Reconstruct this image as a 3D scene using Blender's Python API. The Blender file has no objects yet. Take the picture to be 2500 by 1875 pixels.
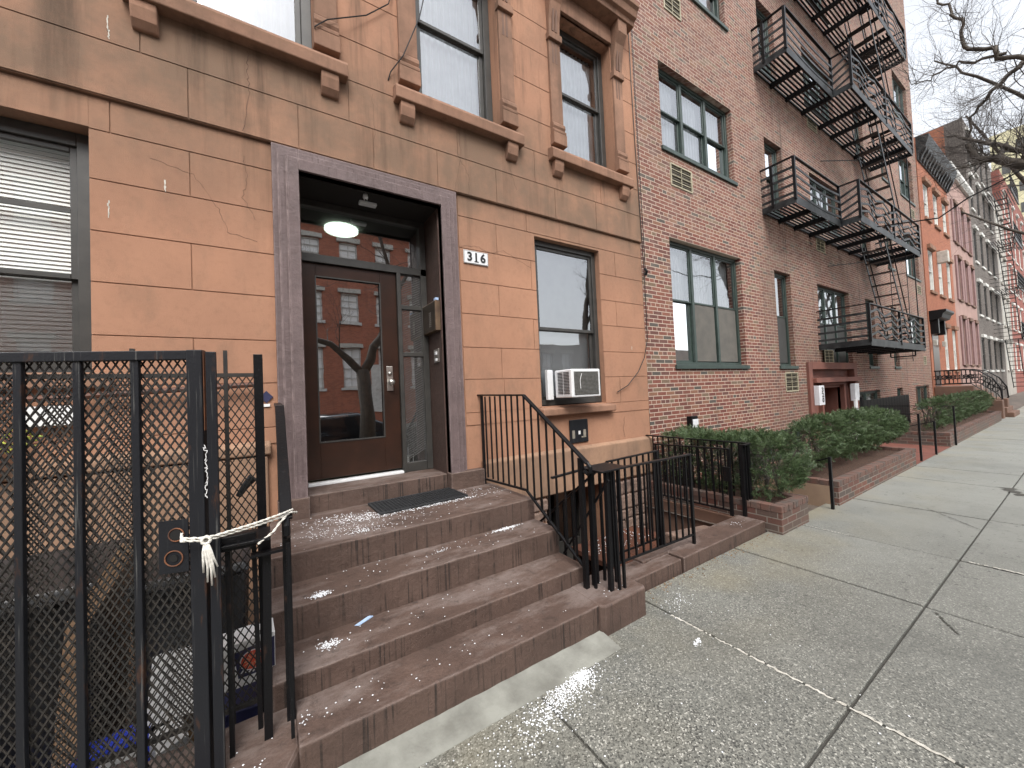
import bpy, math, random
from mathutils import Vector, Matrix
random.seed(7)
R = math.radians
C = bpy.context.scene.collection
S = bpy.context.scene

# ------------------------------------------------------------------ camera
cam = bpy.data.objects.new('camera', bpy.data.cameras.new('camera')); C.objects.link(cam); S.camera = cam
yaw, pitch, roll = 0.57052537, 0.02732027, -0.04466182
cy, sy = math.cos(yaw), math.sin(yaw)
fwd = Vector((sy*math.cos(pitch), cy*math.cos(pitch), math.sin(pitch)))
rt = Vector((cy, -sy, 0)); up = rt.cross(fwd)
r_ = math.cos(roll)*rt + math.sin(roll)*up; u_ = math.cos(roll)*up - math.sin(roll)*rt
m = Matrix((r_, u_, -fwd)).transposed().to_4x4(); m.translation = (0, 0, 1.55)
cam.matrix_world = m
cam.data.sensor_width = 36; cam.data.lens = 36*923.23/2500; cam.data.clip_start = .05; cam.data.clip_end = 1500

# ------------------------------------------------------------------ world, sun, exposure
W = bpy.data.worlds.new("World"); S.world = W; W.use_nodes = True
nt = W.node_tree; bg = nt.nodes['Background']
sky = nt.nodes.new('ShaderNodeTexSky'); sky.sky_type = 'NISHITA'; sky.sun_disc = False
sky.sun_elevation = R(52); sky.sun_rotation = R(200); sky.dust_density = 2; sky.air_density = 1.2
hs = nt.nodes.new('ShaderNodeHueSaturation'); hs.inputs['Saturation'].default_value = .2
nt.links.new(sky.outputs[0], hs.inputs['Color']); nt.links.new(hs.outputs[0], bg.inputs['Color'])
bg.inputs['Strength'].default_value = .15
sl = bpy.data.lights.new('sun', 'SUN'); sl.energy = 1.35; sl.angle = R(30); sl.color = (1, .96, .9)
so = bpy.data.objects.new('sun', sl); C.objects.link(so)
az, el = R(200), R(52)          # sky sun_rotation is clockwise from +Y
d = Vector((math.sin(az)*math.cos(el), math.cos(az)*math.cos(el), math.sin(el)))
so.rotation_euler = d.to_track_quat('Z', 'Y').to_euler(); so.location = (0, -10, 20)
S.view_settings.view_transform = 'Standard'; S.view_settings.look = 'None'; S.view_settings.gamma = 1
S.view_settings.exposure = 1.2

# ------------------------------------------------------------------ materials
class NT:
    def __init__(s, name):
        s.m = bpy.data.materials.new(name); s.m.use_nodes = True; s.t = s.m.node_tree
        s.b = s.t.nodes['Principled BSDF']; s.out = s.t.nodes['Material Output']
        g = s.t.nodes.new('ShaderNodeNewGeometry'); s.geo = g; s.P = g.outputs['Position']
    def n(s, typ, props=None, **inp):
        nd = s.t.nodes.new('ShaderNode'+typ)
        for k, v in (props or {}).items(): setattr(nd, k, v)
        for k, v in inp.items():
            k = int(k[1:]) if k[0] == '_' else k.replace('__', ' ')
            i = nd.inputs[k]
            if isinstance(v, bpy.types.NodeSocket): s.t.links.new(v, i)
            else: i.default_value = v
        return nd
    def map(s, sc, loc=(0, 0, 0), vec=None):
        return s.n('Mapping', Vector=vec or s.P, Scale=sc, Location=loc).outputs[0]
    def noise(s, sc, det=4, rough=.55, vec=None, dist=0):
        v = s.map(sc if isinstance(sc, tuple) else (sc,)*3, vec=vec)
        return s.n('TexNoise', Vector=v, Scale=1., Detail=det, Roughness=rough, Distortion=dist).outputs[0]
    def ramp(s, f, stops, const=False):
        nd = s.n('ValToRGB', Fac=f); cr = nd.color_ramp
        if const: cr.interpolation = 'CONSTANT'
        while len(cr.elements) < len(stops): cr.elements.new(.5)
        for e, (p, c) in zip(cr.elements, stops):
            e.position = p; e.color = c if len(c) == 4 else (*c, 1)
        return nd.outputs[0]
    def step(s, f, a, b): return s.n('MapRange', Value=f, From__Min=a, From__Max=b).outputs[0]
    def math(s, op, a, b=0., c=0.): return s.n('Math', {'operation': op}, _0=a, _1=b, _2=c).outputs[0]
    def mix(s, f, a, b, mode='MIX'):
        nd = s.n('Mix', {'data_type': 'RGBA', 'blend_type': mode})
        for i, v in ((0, f), (6, a), (7, b)):
            if isinstance(v, bpy.types.NodeSocket): s.t.links.new(v, nd.inputs[i])
            else: nd.inputs[i].default_value = v if i == 0 else (*v, 1)[:4]
        return nd.outputs[2]
    def xyz(s): return s.n('SeparateXYZ', Vector=s.P).outputs
    def nrm(s): return s.n('SeparateXYZ', Vector=s.geo.outputs['Normal']).outputs
    def bump(s, h, st=.3, dist=.01):
        s.t.links.new(s.n('Bump', Strength=st, Distance=dist, Height=h).outputs[0], s.b.inputs['Normal'])
    def fin(s, col, rough=.8, metal=0., spec=.5):
        for k, v in (('Base Color', col), ('Roughness', rough), ('Metallic', metal), ('Specular IOR Level', spec)):
            if isinstance(v, bpy.types.NodeSocket): s.t.links.new(v, s.b.inputs[k])
            else: s.b.inputs[k].default_value = (*v, 1) if k == 'Base Color' else v
        return s.m

def simple_rust(name, c, rough):
    t = NT(name); r = t.step(t.noise((22, 22, 9), 6, .75), .60, .70)
    col = t.mix(t.math('MULTIPLY', r, .5), c, (.06, .03, .018))
    col = t.mix(t.math('MULTIPLY', t.step(t.noise(60, 4, .7), .62, .7), .4), col, (.05, .05, .052))
    t.bump(t.noise(70, 4), .6, .003)
    return t.fin(col, rough, 0, .25)
def simple(name, c1, c2=None, sc=8, rough=.6, metal=0., bump=.15, bsc=None, bd=.004, spec=.5):
    t = NT(name); c2 = c2 or tuple(x*.75 for x in c1)
    col = t.mix(t.step(t.noise(sc, 5), .35, .65), c1, c2)
    if bump: t.bump(t.noise(bsc or sc*8, 3), bump, bd)
    return t.fin(col, rough, metal, spec)

M = {}
def stucco(name, ca, cb, cd, belt=True):
    t = NT(name); p = t.xyz()
    big = t.step(t.noise(.9, 5, .6), .35, .65)
    col = t.mix(big, ca, cb)
    # grime band where the water runs off the sills and over the belt course
    if belt:
        band = t.math('MULTIPLY', t.step(p[2], 2.75, 3.55), t.step(p[2], 4.75, 4.1))
        gr = t.math('MULTIPLY', band, t.step(t.noise(1.6, 6, .7), .2, .56))
        col = t.mix(t.math('MULTIPLY', gr, .9), col, cd)
    else:
        col = t.mix(t.math('MULTIPLY', t.step(t.noise(2.2, 6, .65), .4, .7), .6), col, cd)
    st = t.step(t.noise((6, 6, .45), 5, .65), .52, .70)
    low = t.step(p[2], 2.4, 4.0) if belt else .6
    col = t.mix(t.math('MULTIPLY', t.math('MULTIPLY', st, low), .75), col, tuple(x*.42 for x in cd))
    col = t.mix(t.math('MULTIPLY', t.step(t.noise((3, 3, 1.6), 8, .75), .52, .68), .4), col, tuple(x*1.0 for x in cd))
    col = t.mix(t.math('MULTIPLY', t.step(t.noise(26, 4, .7), .5, .72), .22), col, tuple(x*.6 for x in cb))
    wet = t.step(t.noise((3, 3, 1.2), 4), .55, .8)
    col = t.mix(t.math('MULTIPLY', wet, .3), col, (min(1, ca[0]*1.25), ca[1]*1.2, ca[2]*1.15))
    h = t.math('ADD', t.noise(220, 3, .7), t.math('MULTIPLY', t.noise(14, 3), .8))
    t.bump(h, .55, .005)
    return t.fin(col, .88, 0, .3)
M['stucco'] = stucco('stucco', (.415, .222, .140), (.33, .176, .113), (.178, .120, .083))
M['sillstone'] = stucco('sill_stone', (.32, .180, .120), (.25, .142, .096), (.11, .07, .048), False)
M['plinth'] = stucco('plinth_stone', (.37, .225, .145), (.29, .18, .12), (.16, .11, .08), False)

def painted_stone(name, base, light, dark, tread=True):
    t = NT(name); p = t.xyz(); nz = t.nrm()[2]
    upf = t.step(nz, .5, .9)
    n1 = t.step(t.noise(3.2, 7, .7), .32, .68)
    col = t.mix(n1, tuple(x*1.12 for x in base), tuple(x*.66 for x in base))
    fine = t.step(t.noise(55, 4, .75), .35, .7)
    col = t.mix(t.math('MULTIPLY', fine, .4), col, tuple(x*.55 for x in base))
    if tread:
        dry = t.math('MULTIPLY', upf, t.step(t.noise((1.3, 3.4, 3), 8, .72), .47, .6))
        col = t.mix(t.math('MULTIPLY', dry, .8), col, light)
        grit = t.math('MULTIPLY', upf, t.step(t.noise(11, 8, .8), .54, .68))
        col = t.mix(t.math('MULTIPLY', grit, .75), col, dark)
    side = t.math('SUBTRACT', 1., upf)
    dr = t.step(t.noise((70, 70, 1.1), 2, .5), .55, .64)
    dr = t.math('MULTIPLY', dr, t.step(t.noise((5, 5, 6), 3, .6), .40, .55))
    col = t.mix(t.math('MULTIPLY', t.math('MULTIPLY', dr, side), .85), col, dark)
    # worn, chalky edges
    bv = t.n('Bevel', {'samples': 4}, Radius=.016).outputs[0]
    dt = t.n('VectorMath', {'operation': 'DOT_PRODUCT'}, _0=bv, _1=t.geo.outputs['True Normal']).outputs['Value']
    ed = t.math('MULTIPLY', t.step(dt, .985, .86), t.step(t.noise(14, 4), .3, .6))
    col = t.mix(t.math('MULTIPLY', ed, .85), col, tuple(x*1.25 for x in light))
    t.bump(t.math('ADD', t.noise(80, 5, .75), t.math('MULTIPLY', t.noise(14, 4), 1.8)), .6, .008)
    return t.fin(col, t.math('ADD', .5, t.math('MULTIPLY', t.noise(5, 3), .4)), 0, .4)
M['stoop'] = painted_stone('stoop_paint', (.112, .072, .057), (.20, .158, .142), (.026, .019, .016))
M['frame_paint'] = painted_stone('door_surround_paint', (.165, .120, .118), (.25, .195, .19), (.10, .07, .068), False)
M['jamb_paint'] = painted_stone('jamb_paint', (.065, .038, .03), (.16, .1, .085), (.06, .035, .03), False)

def brick(name, cols, mortar, L=.19, Hh=.0555, ms=.011, dirt=.35, dirtc=(.16, .11, .085), sq=True, dx0=None, off=0., pale=0.):
    t = NT(name); p = t.xyz()
    u = t.math('ADD', p[0], p[1])
    v = t.n('CombineXYZ', X=u, Y=t.math('ADD', p[2], off), Z=0.).outputs[0]
    v = t.n('VectorMath', {'operation': 'ADD'}, _0=v, _1=t.n('VectorMath', {'operation': 'SCALE'}, _0=t.n('TexNoise', Vector=t.P, Scale=6.).outputs[1], Scale=.004).outputs[0]).outputs[0]
    bt = t.n('TexBrick', {'offset': .5, 'squash': .52 if sq else 1., 'squash_frequency': 6, 'offset_frequency': 2}, Vector=v,
             Color1=(0, 0, 0, 1), Color2=(1, 1, 1, 1), Scale=1., Mortar__Size=ms*.5, Mortar__Smooth=.2, Bias=0., Brick__Width=L, Row__Height=Hh)
    n = len(cols); stops = []
    acc = 0
    for w, c in cols: stops.append((acc, c)); acc += w
    bc = t.ramp(bt.outputs[0], stops, True)
    bc = t.mix(t.math('MULTIPLY', t.step(t.noise(60, 3), .3, .7), .35), bc, (.06, .03, .025))
    col = t.mix(bt.outputs[1], bc, mortar)
    dm = t.step(t.noise(.7, 6, .65), .35, .7)
    if dx0 is not None: dm = t.math('MULTIPLY', t.math('ADD', dm, .35), t.math('ADD', t.math('MAXIMUM', t.math('MULTIPLY', t.step(p[0], dx0, dx0+.6), .72), t.math('MULTIPLY', t.step(p[2], 3.6, 5.5), .42)), .12))
    col = t.mix(t.math('MULTIPLY', dm, dirt), col, dirtc)
    st = t.math('MULTIPLY', t.step(t.noise((4, 4, .3), 4), .58, .75), .35)
    col = t.mix(st, col, tuple(x*.5 for x in dirtc))
    if pale:     # chalky weathering that thickens higher up the wall
        pw = t.math('MULTIPLY', t.step(t.noise((5, 5, 9), 6, .8), .44, .66), t.step(p[2], 1.2, 4.5))
        col = t.mix(t.math('MULTIPLY', pw, pale), col, (.40, .31, .26))
        rl = t.math('MULTIPLY', t.step(t.noise((9, 9, .22), 4, .6), .60, .70), t.step(p[0], 7., 7.6))
        col = t.mix(t.math('MULTIPLY', rl, .55), col, (.06, .048, .042))
    h = t.math('ADD', t.math('MULTIPLY', bt.outputs[1], -1.), t.math('MULTIPLY', t.noise(70, 3), .3))
    t.bump(h, .5, .006)
    return t.fin(col, .85, 0, .3)
RB = [(.30, (.215, .075, .055)), (.2, (.165, .056, .045)), (.16, (.245, .098, .068)), (.14, (.14, .062, .052)), (.1, (.25, .125, .08)), (.06, (.19, .135, .09)), (.04, (.085, .085, .075))]
M['brick'] = brick('red_brick', RB, (.52, .42, .34), dx0=7.25, dirt=.55, dirtc=(.14, .096, .073), pale=.34)
M['planter_brick'] = brick('planter_brick', [(.3, (.15, .065, .05)), (.3, (.115, .075, .062)), (.2, (.18, .085, .062)), (.2, (.10, .085, .075))], (.24, .21, .18), L=.19, Hh=.062, dirt=.85, dirtc=(.115, .095, .08), sq=False)
M['orange_brick'] = brick('orange_painted_brick', [(.5, (.37, .155, .09)), (.5, (.31, .13, .08))], (.38, .14, .075), dirt=.45, dirtc=(.36, .12, .07))
M['pink_stucco'] = simple('pink_stucco', (.36, .235, .20), (.29, .185, .16), 1.5, .9)
M['grey_brick'] = brick('grey_brick', [(.4, (.105, .09, .08)), (.3, (.145, .125, .11)), (.3, (.07, .06, .055))], (.24, .215, .19), dirt=.3, dirtc=(.15, .14, .125))
M['deep_red_brick'] = brick('deep_red_brick', [(.5, (.30, .08, .06)), (.5, (.23, .065, .05))], (.3, .15, .12), dirt=.2)
M['opp_brick'] = brick('far_side_brick', [(.5, (.50, .17, .10)), (.5, (.40, .135, .08))], (.42, .24, .18), dirt=.15)
M['white_stucco'] = simple('white_stucco', (.36, .33, .29), (.28, .26, .23), 1.2, .8)
M['tower'] = simple('yellow_tower_brick', (.85, .78, .50), (.75, .68, .44), .3, .9)  # distance haze lifted into this pale base colour
M['portal'] = simple('terracotta_paint', (.20, .078, .056), (.145, .06, .046), 2.5, .75)
M['brown_wall'] = simple('brown_stone_paint', (.17, .095, .065), (.12, .07, .05), 3, .8)

def concrete():
    t = NT('sidewalk_concrete'); p = t.xyz()
    ri = t.geo.outputs['Random Per Island']
    base = t.mix(ri, (.165, .168, .152), (.225, .229, .208))
    base = t.mix(t.math('MULTIPLY', t.step(t.noise(1.1, 8, .72), .38, .62), t.step(p[0], 9., 3.)), base, (.125, .125, .11))
    base = t.mix(t.math('MULTIPLY', t.step(p[0], 2.6, 8.), .6), base, (.27, .277, .255))
    # exposed aggregate
    vo = t.n('TexVoronoi', {'feature': 'F1'}, Vector=t.P, Scale=165.)
    ag = t.ramp(t.n('SeparateColor', Color=vo.outputs['Color']).outputs[0], [(0, (.028, .028, .026)), (.16, (.11, .11, .097)), (.45, (.175, .175, .153)), (.76, (.25, .246, .215)), (.93, (.50, .49, .44))], True)
    near = t.step(t.noise(.8, 3), .25, .6)
    amt = t.math('MULTIPLY', t.step(p[0], 5.5, 1.5), .75)
    amt = t.math('ADD', t.math('MULTIPLY', amt, t.math('ADD', .55, t.math('MULTIPLY', near, .5))), .06)
    col = t.mix(amt, base, ag)
    sp = t.math('MULTIPLY', t.step(t.noise(21, 5, .75), .585, .65), t.step(t.noise(2.2, 4), .40, .55))
    col = t.mix(t.math('MULTIPLY', sp, .8), col, (.055, .053, .05))
    gum = t.n('TexVoronoi', {'feature': 'F1'}, Vector=t.P, Scale=2.6)
    gm = t.math('MULTIPLY', t.step(gum.outputs['Distance'], .055, .04), t.step(t.n('SeparateColor', Color=gum.outputs['Color']).outputs[1], .35, .45))
    col = t.mix(t.math('MULTIPLY', gm, .6), col, (.07, .068, .062))
    wst = t.math('MULTIPLY', t.step(t.noise(.55, 6, .7), .5, .62), .35)
    col = t.mix(wst, col, (.13, .135, .125))
    gr = t.math('MULTIPLY', t.step(p[1], .9, 1.8), t.step(t.noise(1.7, 5), .4, .65))
    col = t.mix(t.math('MULTIPLY', gr, .35), col, (.27, .225, .12))
    t.bump(t.math('ADD', vo.outputs['Distance'], t.noise(60, 4)), .35, .004)
    return t.fin(col, t.math('ADD', .5, t.math('MULTIPLY', t.noise(3, 4), .45)), 0, .5)
M['concrete'] = concrete()
M['concrete_plain'] = simple('smooth_concrete', (.27, .272, .24), (.16, .158, .138), 6, .85, bump=.6, bsc=80)
M['asphalt'] = simple('asphalt', (.055, .055, .057), (.04, .04, .042), 20, .85, bump=.4, bsc=200)
M['joint'] = simple('joint_dirt', (.07, .067, .058), None, 20, .95)
M['crackline'] = simple('crack_line', (.12, .07, .05), None, 20, .95)
M['chalk'] = simple('white_joint_sealant', (.62, .60, .54), (.4, .38, .33), 30, .9)
M['black_metal'] = simple_rust('black_iron', (.006, .006, .007), .38)
def rusty():
    t = NT('worn_black_steel')
    r = t.step(t.noise((14, 14, 3.5), 6, .7), .6, .7)
    col = t.mix(t.math('MULTIPLY', r, .75), (.012, .013, .016), (.09, .04, .02))
    s = t.step(t.noise((120, 120, 3), 3), .62, .74)
    col = t.mix(t.math('MULTIPLY', s, .5), col, (.16, .16, .15))
    t.bump(t.noise(90, 4), .4, .002)
    return t.fin(col, .42, 0, .3)
M['gate_metal'] = rusty()
M['mesh_metal'] = simple('expanded_metal', (.012, .012, .012), (.032, .028, .024), 14, .5, 0, .1)
M['rust'] = simple('orange_rust', (.22, .085, .035), (.09, .04, .025), 18, .85)
M['grey_metal'] = simple('grey_weathered_iron', (.008, .009, .010), (.04, .043, .045), 5, .45, .0, .3, 60, .002, .3)
M['silver'] = simple('brushed_steel', (.62, .6, .56), (.5, .48, .45), 30, .32, .9, 0)
M['window_dark'] = simple('dark_window_frame', (.05, .048, .044), (.035, .034, .032), 10, .45, 0, .05)
M['window_green'] = simple('green_window_frame', (.042, .064, .055), (.03, .046, .04), 10, .45, 0, .05)
M['white_frame'] = simple('white_window_frame', (.7, .69, .65), (.55, .54, .5), 6, .6)
M['door'] = simple('dark_brown_door_paint', (.038, .017, .011), (.026, .013, .009), 6, .28, 0, .1, 60, .002)
M['dark'] = simple('dark_interior', (.012, .011, .010), None, 3, .9, 0, 0)
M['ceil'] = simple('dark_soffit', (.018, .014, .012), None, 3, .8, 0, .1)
M['lobby'] = simple('lobby_wall', (.16, .15, .13), (.12, .11, .1), 2, .8)
M['blind'] = simple('white_blind', (.88, .88, .86), (.84, .84, .82), 3, .6, 0, 0)
M['curtain'] = simple('pale_curtain', (.76, .76, .74), (.64, .64, .62), 4, .9, 0, .2, 30)
M['grey_blind'] = simple('grey_shade', (.13, .13, .125), (.09, .09, .088), 3, .8, 0, 0)
M['screen'] = simple('insect_screen', (.28, .26, .23), (.22, .2, .18), 4, .9, 0, 0)
M['mesh_screen'] = simple('grey_screen_mesh', (.13, .12, .105), (.10, .095, .085), 6, .8, 0, 0)
M['dark_screen'] = simple('dark_screen_mesh', (.05, .05, .047), (.04, .04, .038), 6, .7, 0, 0)
M['paleblind'] = simple('pale_striped_blind', (.55, .55, .52), (.42, .42, .4), 3, .8, 0, 0)
M['white_plastic'] = simple('white_plastic', (.74, .75, .76), (.66, .67, .68), 6, .4, 0, 0)
M['grey_fins'] = simple('grey_fins', (.19, .19, .185), (.13, .13, .125), 40, .5, .3, .2)
M['rubber'] = simple('black_rubber', (.012, .013, .015), (.02, .021, .023), 30, .6, 0, .3)
M['bin'] = simple('black_bin_plastic', (.018, .019, .021), (.03, .031, .034), 5, .42, 0, .1)
M['stone'] = simple('rubble_stone', (.23, .155, .12), (.13, .09, .075), 5, .9, 0, .8, 14, .03)
M['areafloor'] = simple('areaway_floor', (.14, .11, .09), (.07, .06, .05), 5, .8, 0, .3, 40)
M['redpath'] = simple('red_pavers', (.2, .07, .05), (.14, .055, .04), 6, .75, 0, .3, 30)
M['rust_wood'] = simple('rust_red_boards', (.13, .048, .026), (.07, .03, .02), 7, .65, 0, .3)
M['mulch'] = simple('mulch', (.10, .05, .03), (.045, .028, .02), 40, .95, 0, 1., 90, .02)
M['cardboard'] = simple('cardboard', (.42, .27, .15), (.33, .21, .12), 8, .85, 0, .1)
M['paper'] = simple('white_paper', (.8, .8, .79), (.7, .7, .7), 8, .7, 0, 0)
M['navy'] = simple('navy_print', (.02, .025, .07), (.03, .03, .08), 8, .5, 0, 0)
M['red_print'] = simple('red_print', (.70, .10, .05), (.62, .08, .04), 8, .5, 0, 0)
M['blue_print'] = simple('blue_carton', (.03, .06, .6), (.05, .1, .7), 8, .4, 0, 0)
M['pale_wood'] = simple('pale_wood', (.72, .47, .30), (.5, .32, .2), 12, .7, 0, .2)
M['black_print'] = simple('black_print', (.01, .01, .01), None, 8, .5, 0, 0)
M['rope'] = simple('white_cotton_rope', (.78, .76, .70), (.6, .58, .52), 90, .9, 0, .6, 400, .002)
M['salt'] = simple('white_salt', (.85, .87, .9), None, 8, .6, 0, 0)
M['vent'] = simple('cream_vent_frame', (.42, .38, .27), (.3, .27, .19), 10, .6, 0, .1)
M['ventdark'] = simple('vent_slats', (.10, .085, .055), (.06, .05, .035), 20, .6, .2, .1)
M['bark'] = simple('bark', (.085, .07, .055), (.05, .042, .035), 9, .9, 0, .6, 40, .01)
M['twig'] = simple('twig_bark', (.11, .095, .085), (.075, .065, .06), 9, .9, 0, 0)  # lightened to carry the sky's bloom around thin branches
M['yellow'] = simple('orange_filter', (.75, .38, .06), None, 9, .8, 0, 0)
M['bluepaper'] = simple('blue_slip', (.45, .6, .85), None, 9, .7, 0, 0)
M['leaf_litter'] = simple('dry_leaf', (.32, .2, .1), (.2, .13, .08), 30, .9, 0, 0)
M['carpaint'] = simple('dark_car_paint', (.012, .014, .018), (.014, .016, .02), 3, .12, .3, 0)
M['tyre'] = simple('tyre_rubber', (.015, .015, .015), None, 9, .8, 0, 0)
M['roof'] = simple('roof_tar', (.05, .05, .05), None, 3, .9)
M['pale_fixture'] = simple('pale_fixture', (.55, .53, .47), None, 9, .5, 0, 0)
def leafmat():
    t = NT('yew_needles')
    ri = t.geo.outputs['Random Per Island']
    col = t.mix(ri, (.032, .060, .025), (.100, .148, .062))
    col = t.mix(t.step(t.noise(5, 3), .5, .75), col, (.09, .13, .06))
    return t.fin(col, .5, 0, .4)
M['leaf'] = leafmat()
def emis(name, c, st):
    t = NT(name); t.fin(c, .5); t.b.inputs['Emission Color'].default_value = (*c, 1); t.b.inputs['Emission Strength'].default_value = st; return t.m
M['lamp'] = emis('lit_lamp_disc', (.82, 1., .86), 3.2)
M['warm'] = emis('warm_lamp', (1., .55, .18), 3.)
M['lightbox'] = simple('white_acrylic', (.78, .8, .83), None, 4, .35, 0, 0)
def glass(name, base=.10, tint=(.8, .84, .83), wav=.004, ior=1.5):
    t = NT(name)
    nb = t.n('Bump', Strength=.25, Distance=wav, Height=t.noise(2.2, 2)).outputs[0]
    fr = t.n('Fresnel', IOR=ior, Normal=nb).outputs[0]
    f = t.math('MINIMUM', t.math('ADD', t.math('MULTIPLY', fr, 1.35), base), 1.)
    tr = t.n('BsdfTransparent', Color=(*tint, 1)).outputs[0]
    gl = t.n('BsdfGlossy', Color=(.95, .97, 1, 1), Roughness=.012, Normal=nb).outputs[0]
    mx = t.n('MixShader', Fac=f, _1=tr, _2=gl).outputs[0]
    t.t.links.new(mx, t.out.inputs['Surface']); return t.m
M['glass'] = glass('window_glass', .06, (.98, .99, .98))
M['glass_hi'] = glass('upper_window_glass', .19, (.93, .97, 1.))
M['glass_door'] = glass('door_glass', .52, (.42, .45, .43), .0025)

# ------------------------------------------------------------------ mesh helpers
class MB:
    def __init__(s): s.v = []; s.f = []
    def q(s, *pts):
        n = len(s.v); s.v += [Vector(p) for p in pts]; s.f.append(tuple(range(n, n+len(pts)))); return s
    def box(s, x0, x1, y0, y1, z0, z1):
        n = len(s.v)
        s.v += [Vector((x, y, z)) for z in (z0, z1) for y in (y0, y1) for x in (x0, x1)]
        for f in ((0, 2, 3, 1), (4, 5, 7, 6), (0, 1, 5, 4), (2, 6, 7, 3), (0, 4, 6, 2), (1, 3, 7, 5)): s.f.append(tuple(n+i for i in f))
        return s
    def hull8(s, a, b):     # two quads a (4 pts), b (4 pts)
        n = len(s.v); s.v += [Vector(p) for p in a+b]
        for f in ((3, 2, 1, 0), (4, 5, 6, 7), (0, 1, 5, 4), (1, 2, 6, 5), (2, 3, 7, 6), (3, 0, 4, 7)): s.f.append(tuple(n+i for i in f))
        return s
    def bar(s, p, q, w=.02, h=None, upv=(0, 0, 1)):
        h = h or w; p = Vector(p); q = Vector(q); d = (q-p).normalized(); u = Vector(upv)
        if abs(d.dot(u)) > .99: u = Vector((0, 1, 0))
        a = d.cross(u).normalized(); b = a.cross(d).normalized()
        A = a*w/2; B = b*h/2
        return s.hull8([p-A-B, p+A-B, p+A+B, p-A+B], [q-A-B, q+A-B, q+A+B, q-A+B])
    def tube(s, pts, r, n=6, cap=True):
        pts = [Vector(p) for p in pts]; k = len(pts); rs = r if isinstance(r, (list, tuple)) else [r]*k
        base = len(s.v); prev = None
        for i, p in enumerate(pts):
            d = (pts[min(i+1, k-1)]-pts[max(i-1, 0)]).normalized()
            if prev is None:
                a = d.cross(Vector((0, 0, 1)) if abs(d.z) < .9 else Vector((1, 0, 0))).normalized()
            else: a = (prev - d*prev.dot(d)).normalized()
            prev = a; b = d.cross(a)
            for j in range(n):
                t = 2*math.pi*j/n; s.v.append(p+(a*math.cos(t)+b*math.sin(t))*rs[i])
        for i in range(k-1):
            for j in range(n):
                s.f.append((base+i*n+j, base+i*n+(j+1) % n, base+(i+1)*n+(j+1) % n, base+(i+1)*n+j))
        if cap: s.f.append(tuple(base+j for j in range(n))[::-1]); s.f.append(tuple(base+(k-1)*n+j for j in range(n)))
        return s
    def cyl(s, p, q, r, n=16, r2=None): return s.tube([p, q], [r, r2 if r2 is not None else r], n)
    def prism(s, prof, axis, a, b):
        """closed profile extruded along an axis: prof in the two other coords"""
        n = len(s.v); k = len(prof)
        def P(u, v, w): return {'x': (w, u, v), 'y': (u, w, v), 'z': (u, v, w)}[axis]
        for w in (a, b): s.v += [Vector(P(u, v, w)) for u, v in prof]
        s.f.append(tuple(range(n, n+k))); s.f.append(tuple(range(n+k, n+2*k))[::-1])
        for i in range(k): s.f.append((n+i, n+k+i, n+k+(i+1) % k, n+(i+1) % k))
        return s
    def build(s, name, mat, parent=None, bevel=0, smooth=False, label=None, cat=None, group=None, kind=None, seg=2, origin=None):
        if parent is not None: off = root_loc(parent)
        elif origin is not None: off = Vector(origin)
        else:
            xs = [v.x for v in s.v]; ys = [v.y for v in s.v]; zs = [v.z for v in s.v]
            off = Vector(((min(xs)+max(xs))/2, (min(ys)+max(ys))/2, min(zs)))
        me = bpy.data.meshes.new(name); me.from_pydata([v-off for v in s.v], [], s.f); me.update()
        import bmesh as _b
        bm = _b.new(); bm.from_mesh(me); _b.ops.recalc_face_normals(bm, faces=bm.faces); bm.to_mesh(me); bm.free()
        if smooth: me.polygons.foreach_set('use_smooth', [True]*len(me.polygons))
        o = bpy.data.objects.new(name, me); C.objects.link(o)
        mt = M[mat] if isinstance(mat, str) else mat
        me.materials.append(mt)
        if parent is not None: o.parent = parent
        else: o.location = off
        if bevel:
            b = o.modifiers.new('b', 'BEVEL'); b.width = bevel; b.segments = seg; b.limit_method = 'ANGLE'; b.angle_limit = R(40)
        tag(o, label, cat, group, kind); return o
def root_loc(o):
    while o.parent: o = o.parent
    return o.location.copy()
def tag(o, label=None, cat=None, group=None, kind=None):
    for k, v in (('label', label), ('category', cat), ('group', group), ('kind', kind)):
        if v: o[k] = v
def thing(name, label, cat, loc, group=None):
    o = bpy.data.objects.new(name, None); C.objects.link(o); o.location = loc; o.empty_display_size = .2
    tag(o, label, cat, group); return o
def copy_tree(o, dx, parent=None):
    c = o.copy(); C.objects.link(c)
    if parent is None: c.location = o.location + Vector(dx)
    else: c.parent = parent
    for ch in o.children: copy_tree(ch, dx, c)
    return c
def text(body, size, mat, parent, pos, face='-y', name='lettering', bold=.0, sx=1., extr=.0015, spacing=1.):
    cu = bpy.data.curves.new('t', 'FONT'); cu.body = body; cu.size = size; cu.extrude = extr; cu.offset = bold
    cu.align_x = 'CENTER'; cu.align_y = 'CENTER'; cu.space_character = spacing
    to = bpy.data.objects.new('t', cu); C.objects.link(to)
    bpy.context.view_layer.update()
    me = bpy.data.meshes.new_from_object(to.evaluated_get(bpy.context.evaluated_depsgraph_get()))
    bpy.data.objects.remove(to)
    off = root_loc(parent)
    for v in me.vertices:
        x, y, z = v.co; x *= sx
        if face == '-y': w = Vector((pos[0]+x, pos[1]-z, pos[2]+y))
        elif face == '-x': w = Vector((pos[0]-z, pos[1]-x, pos[2]+y))
        else: w = face(x, y, z)
        v.co = w-off
    me.name = name; me.materials.clear(); me.materials.append(M[mat])
    o = bpy.data.objects.new(name, me); C.objects.link(o); o.parent = parent; return o
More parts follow.
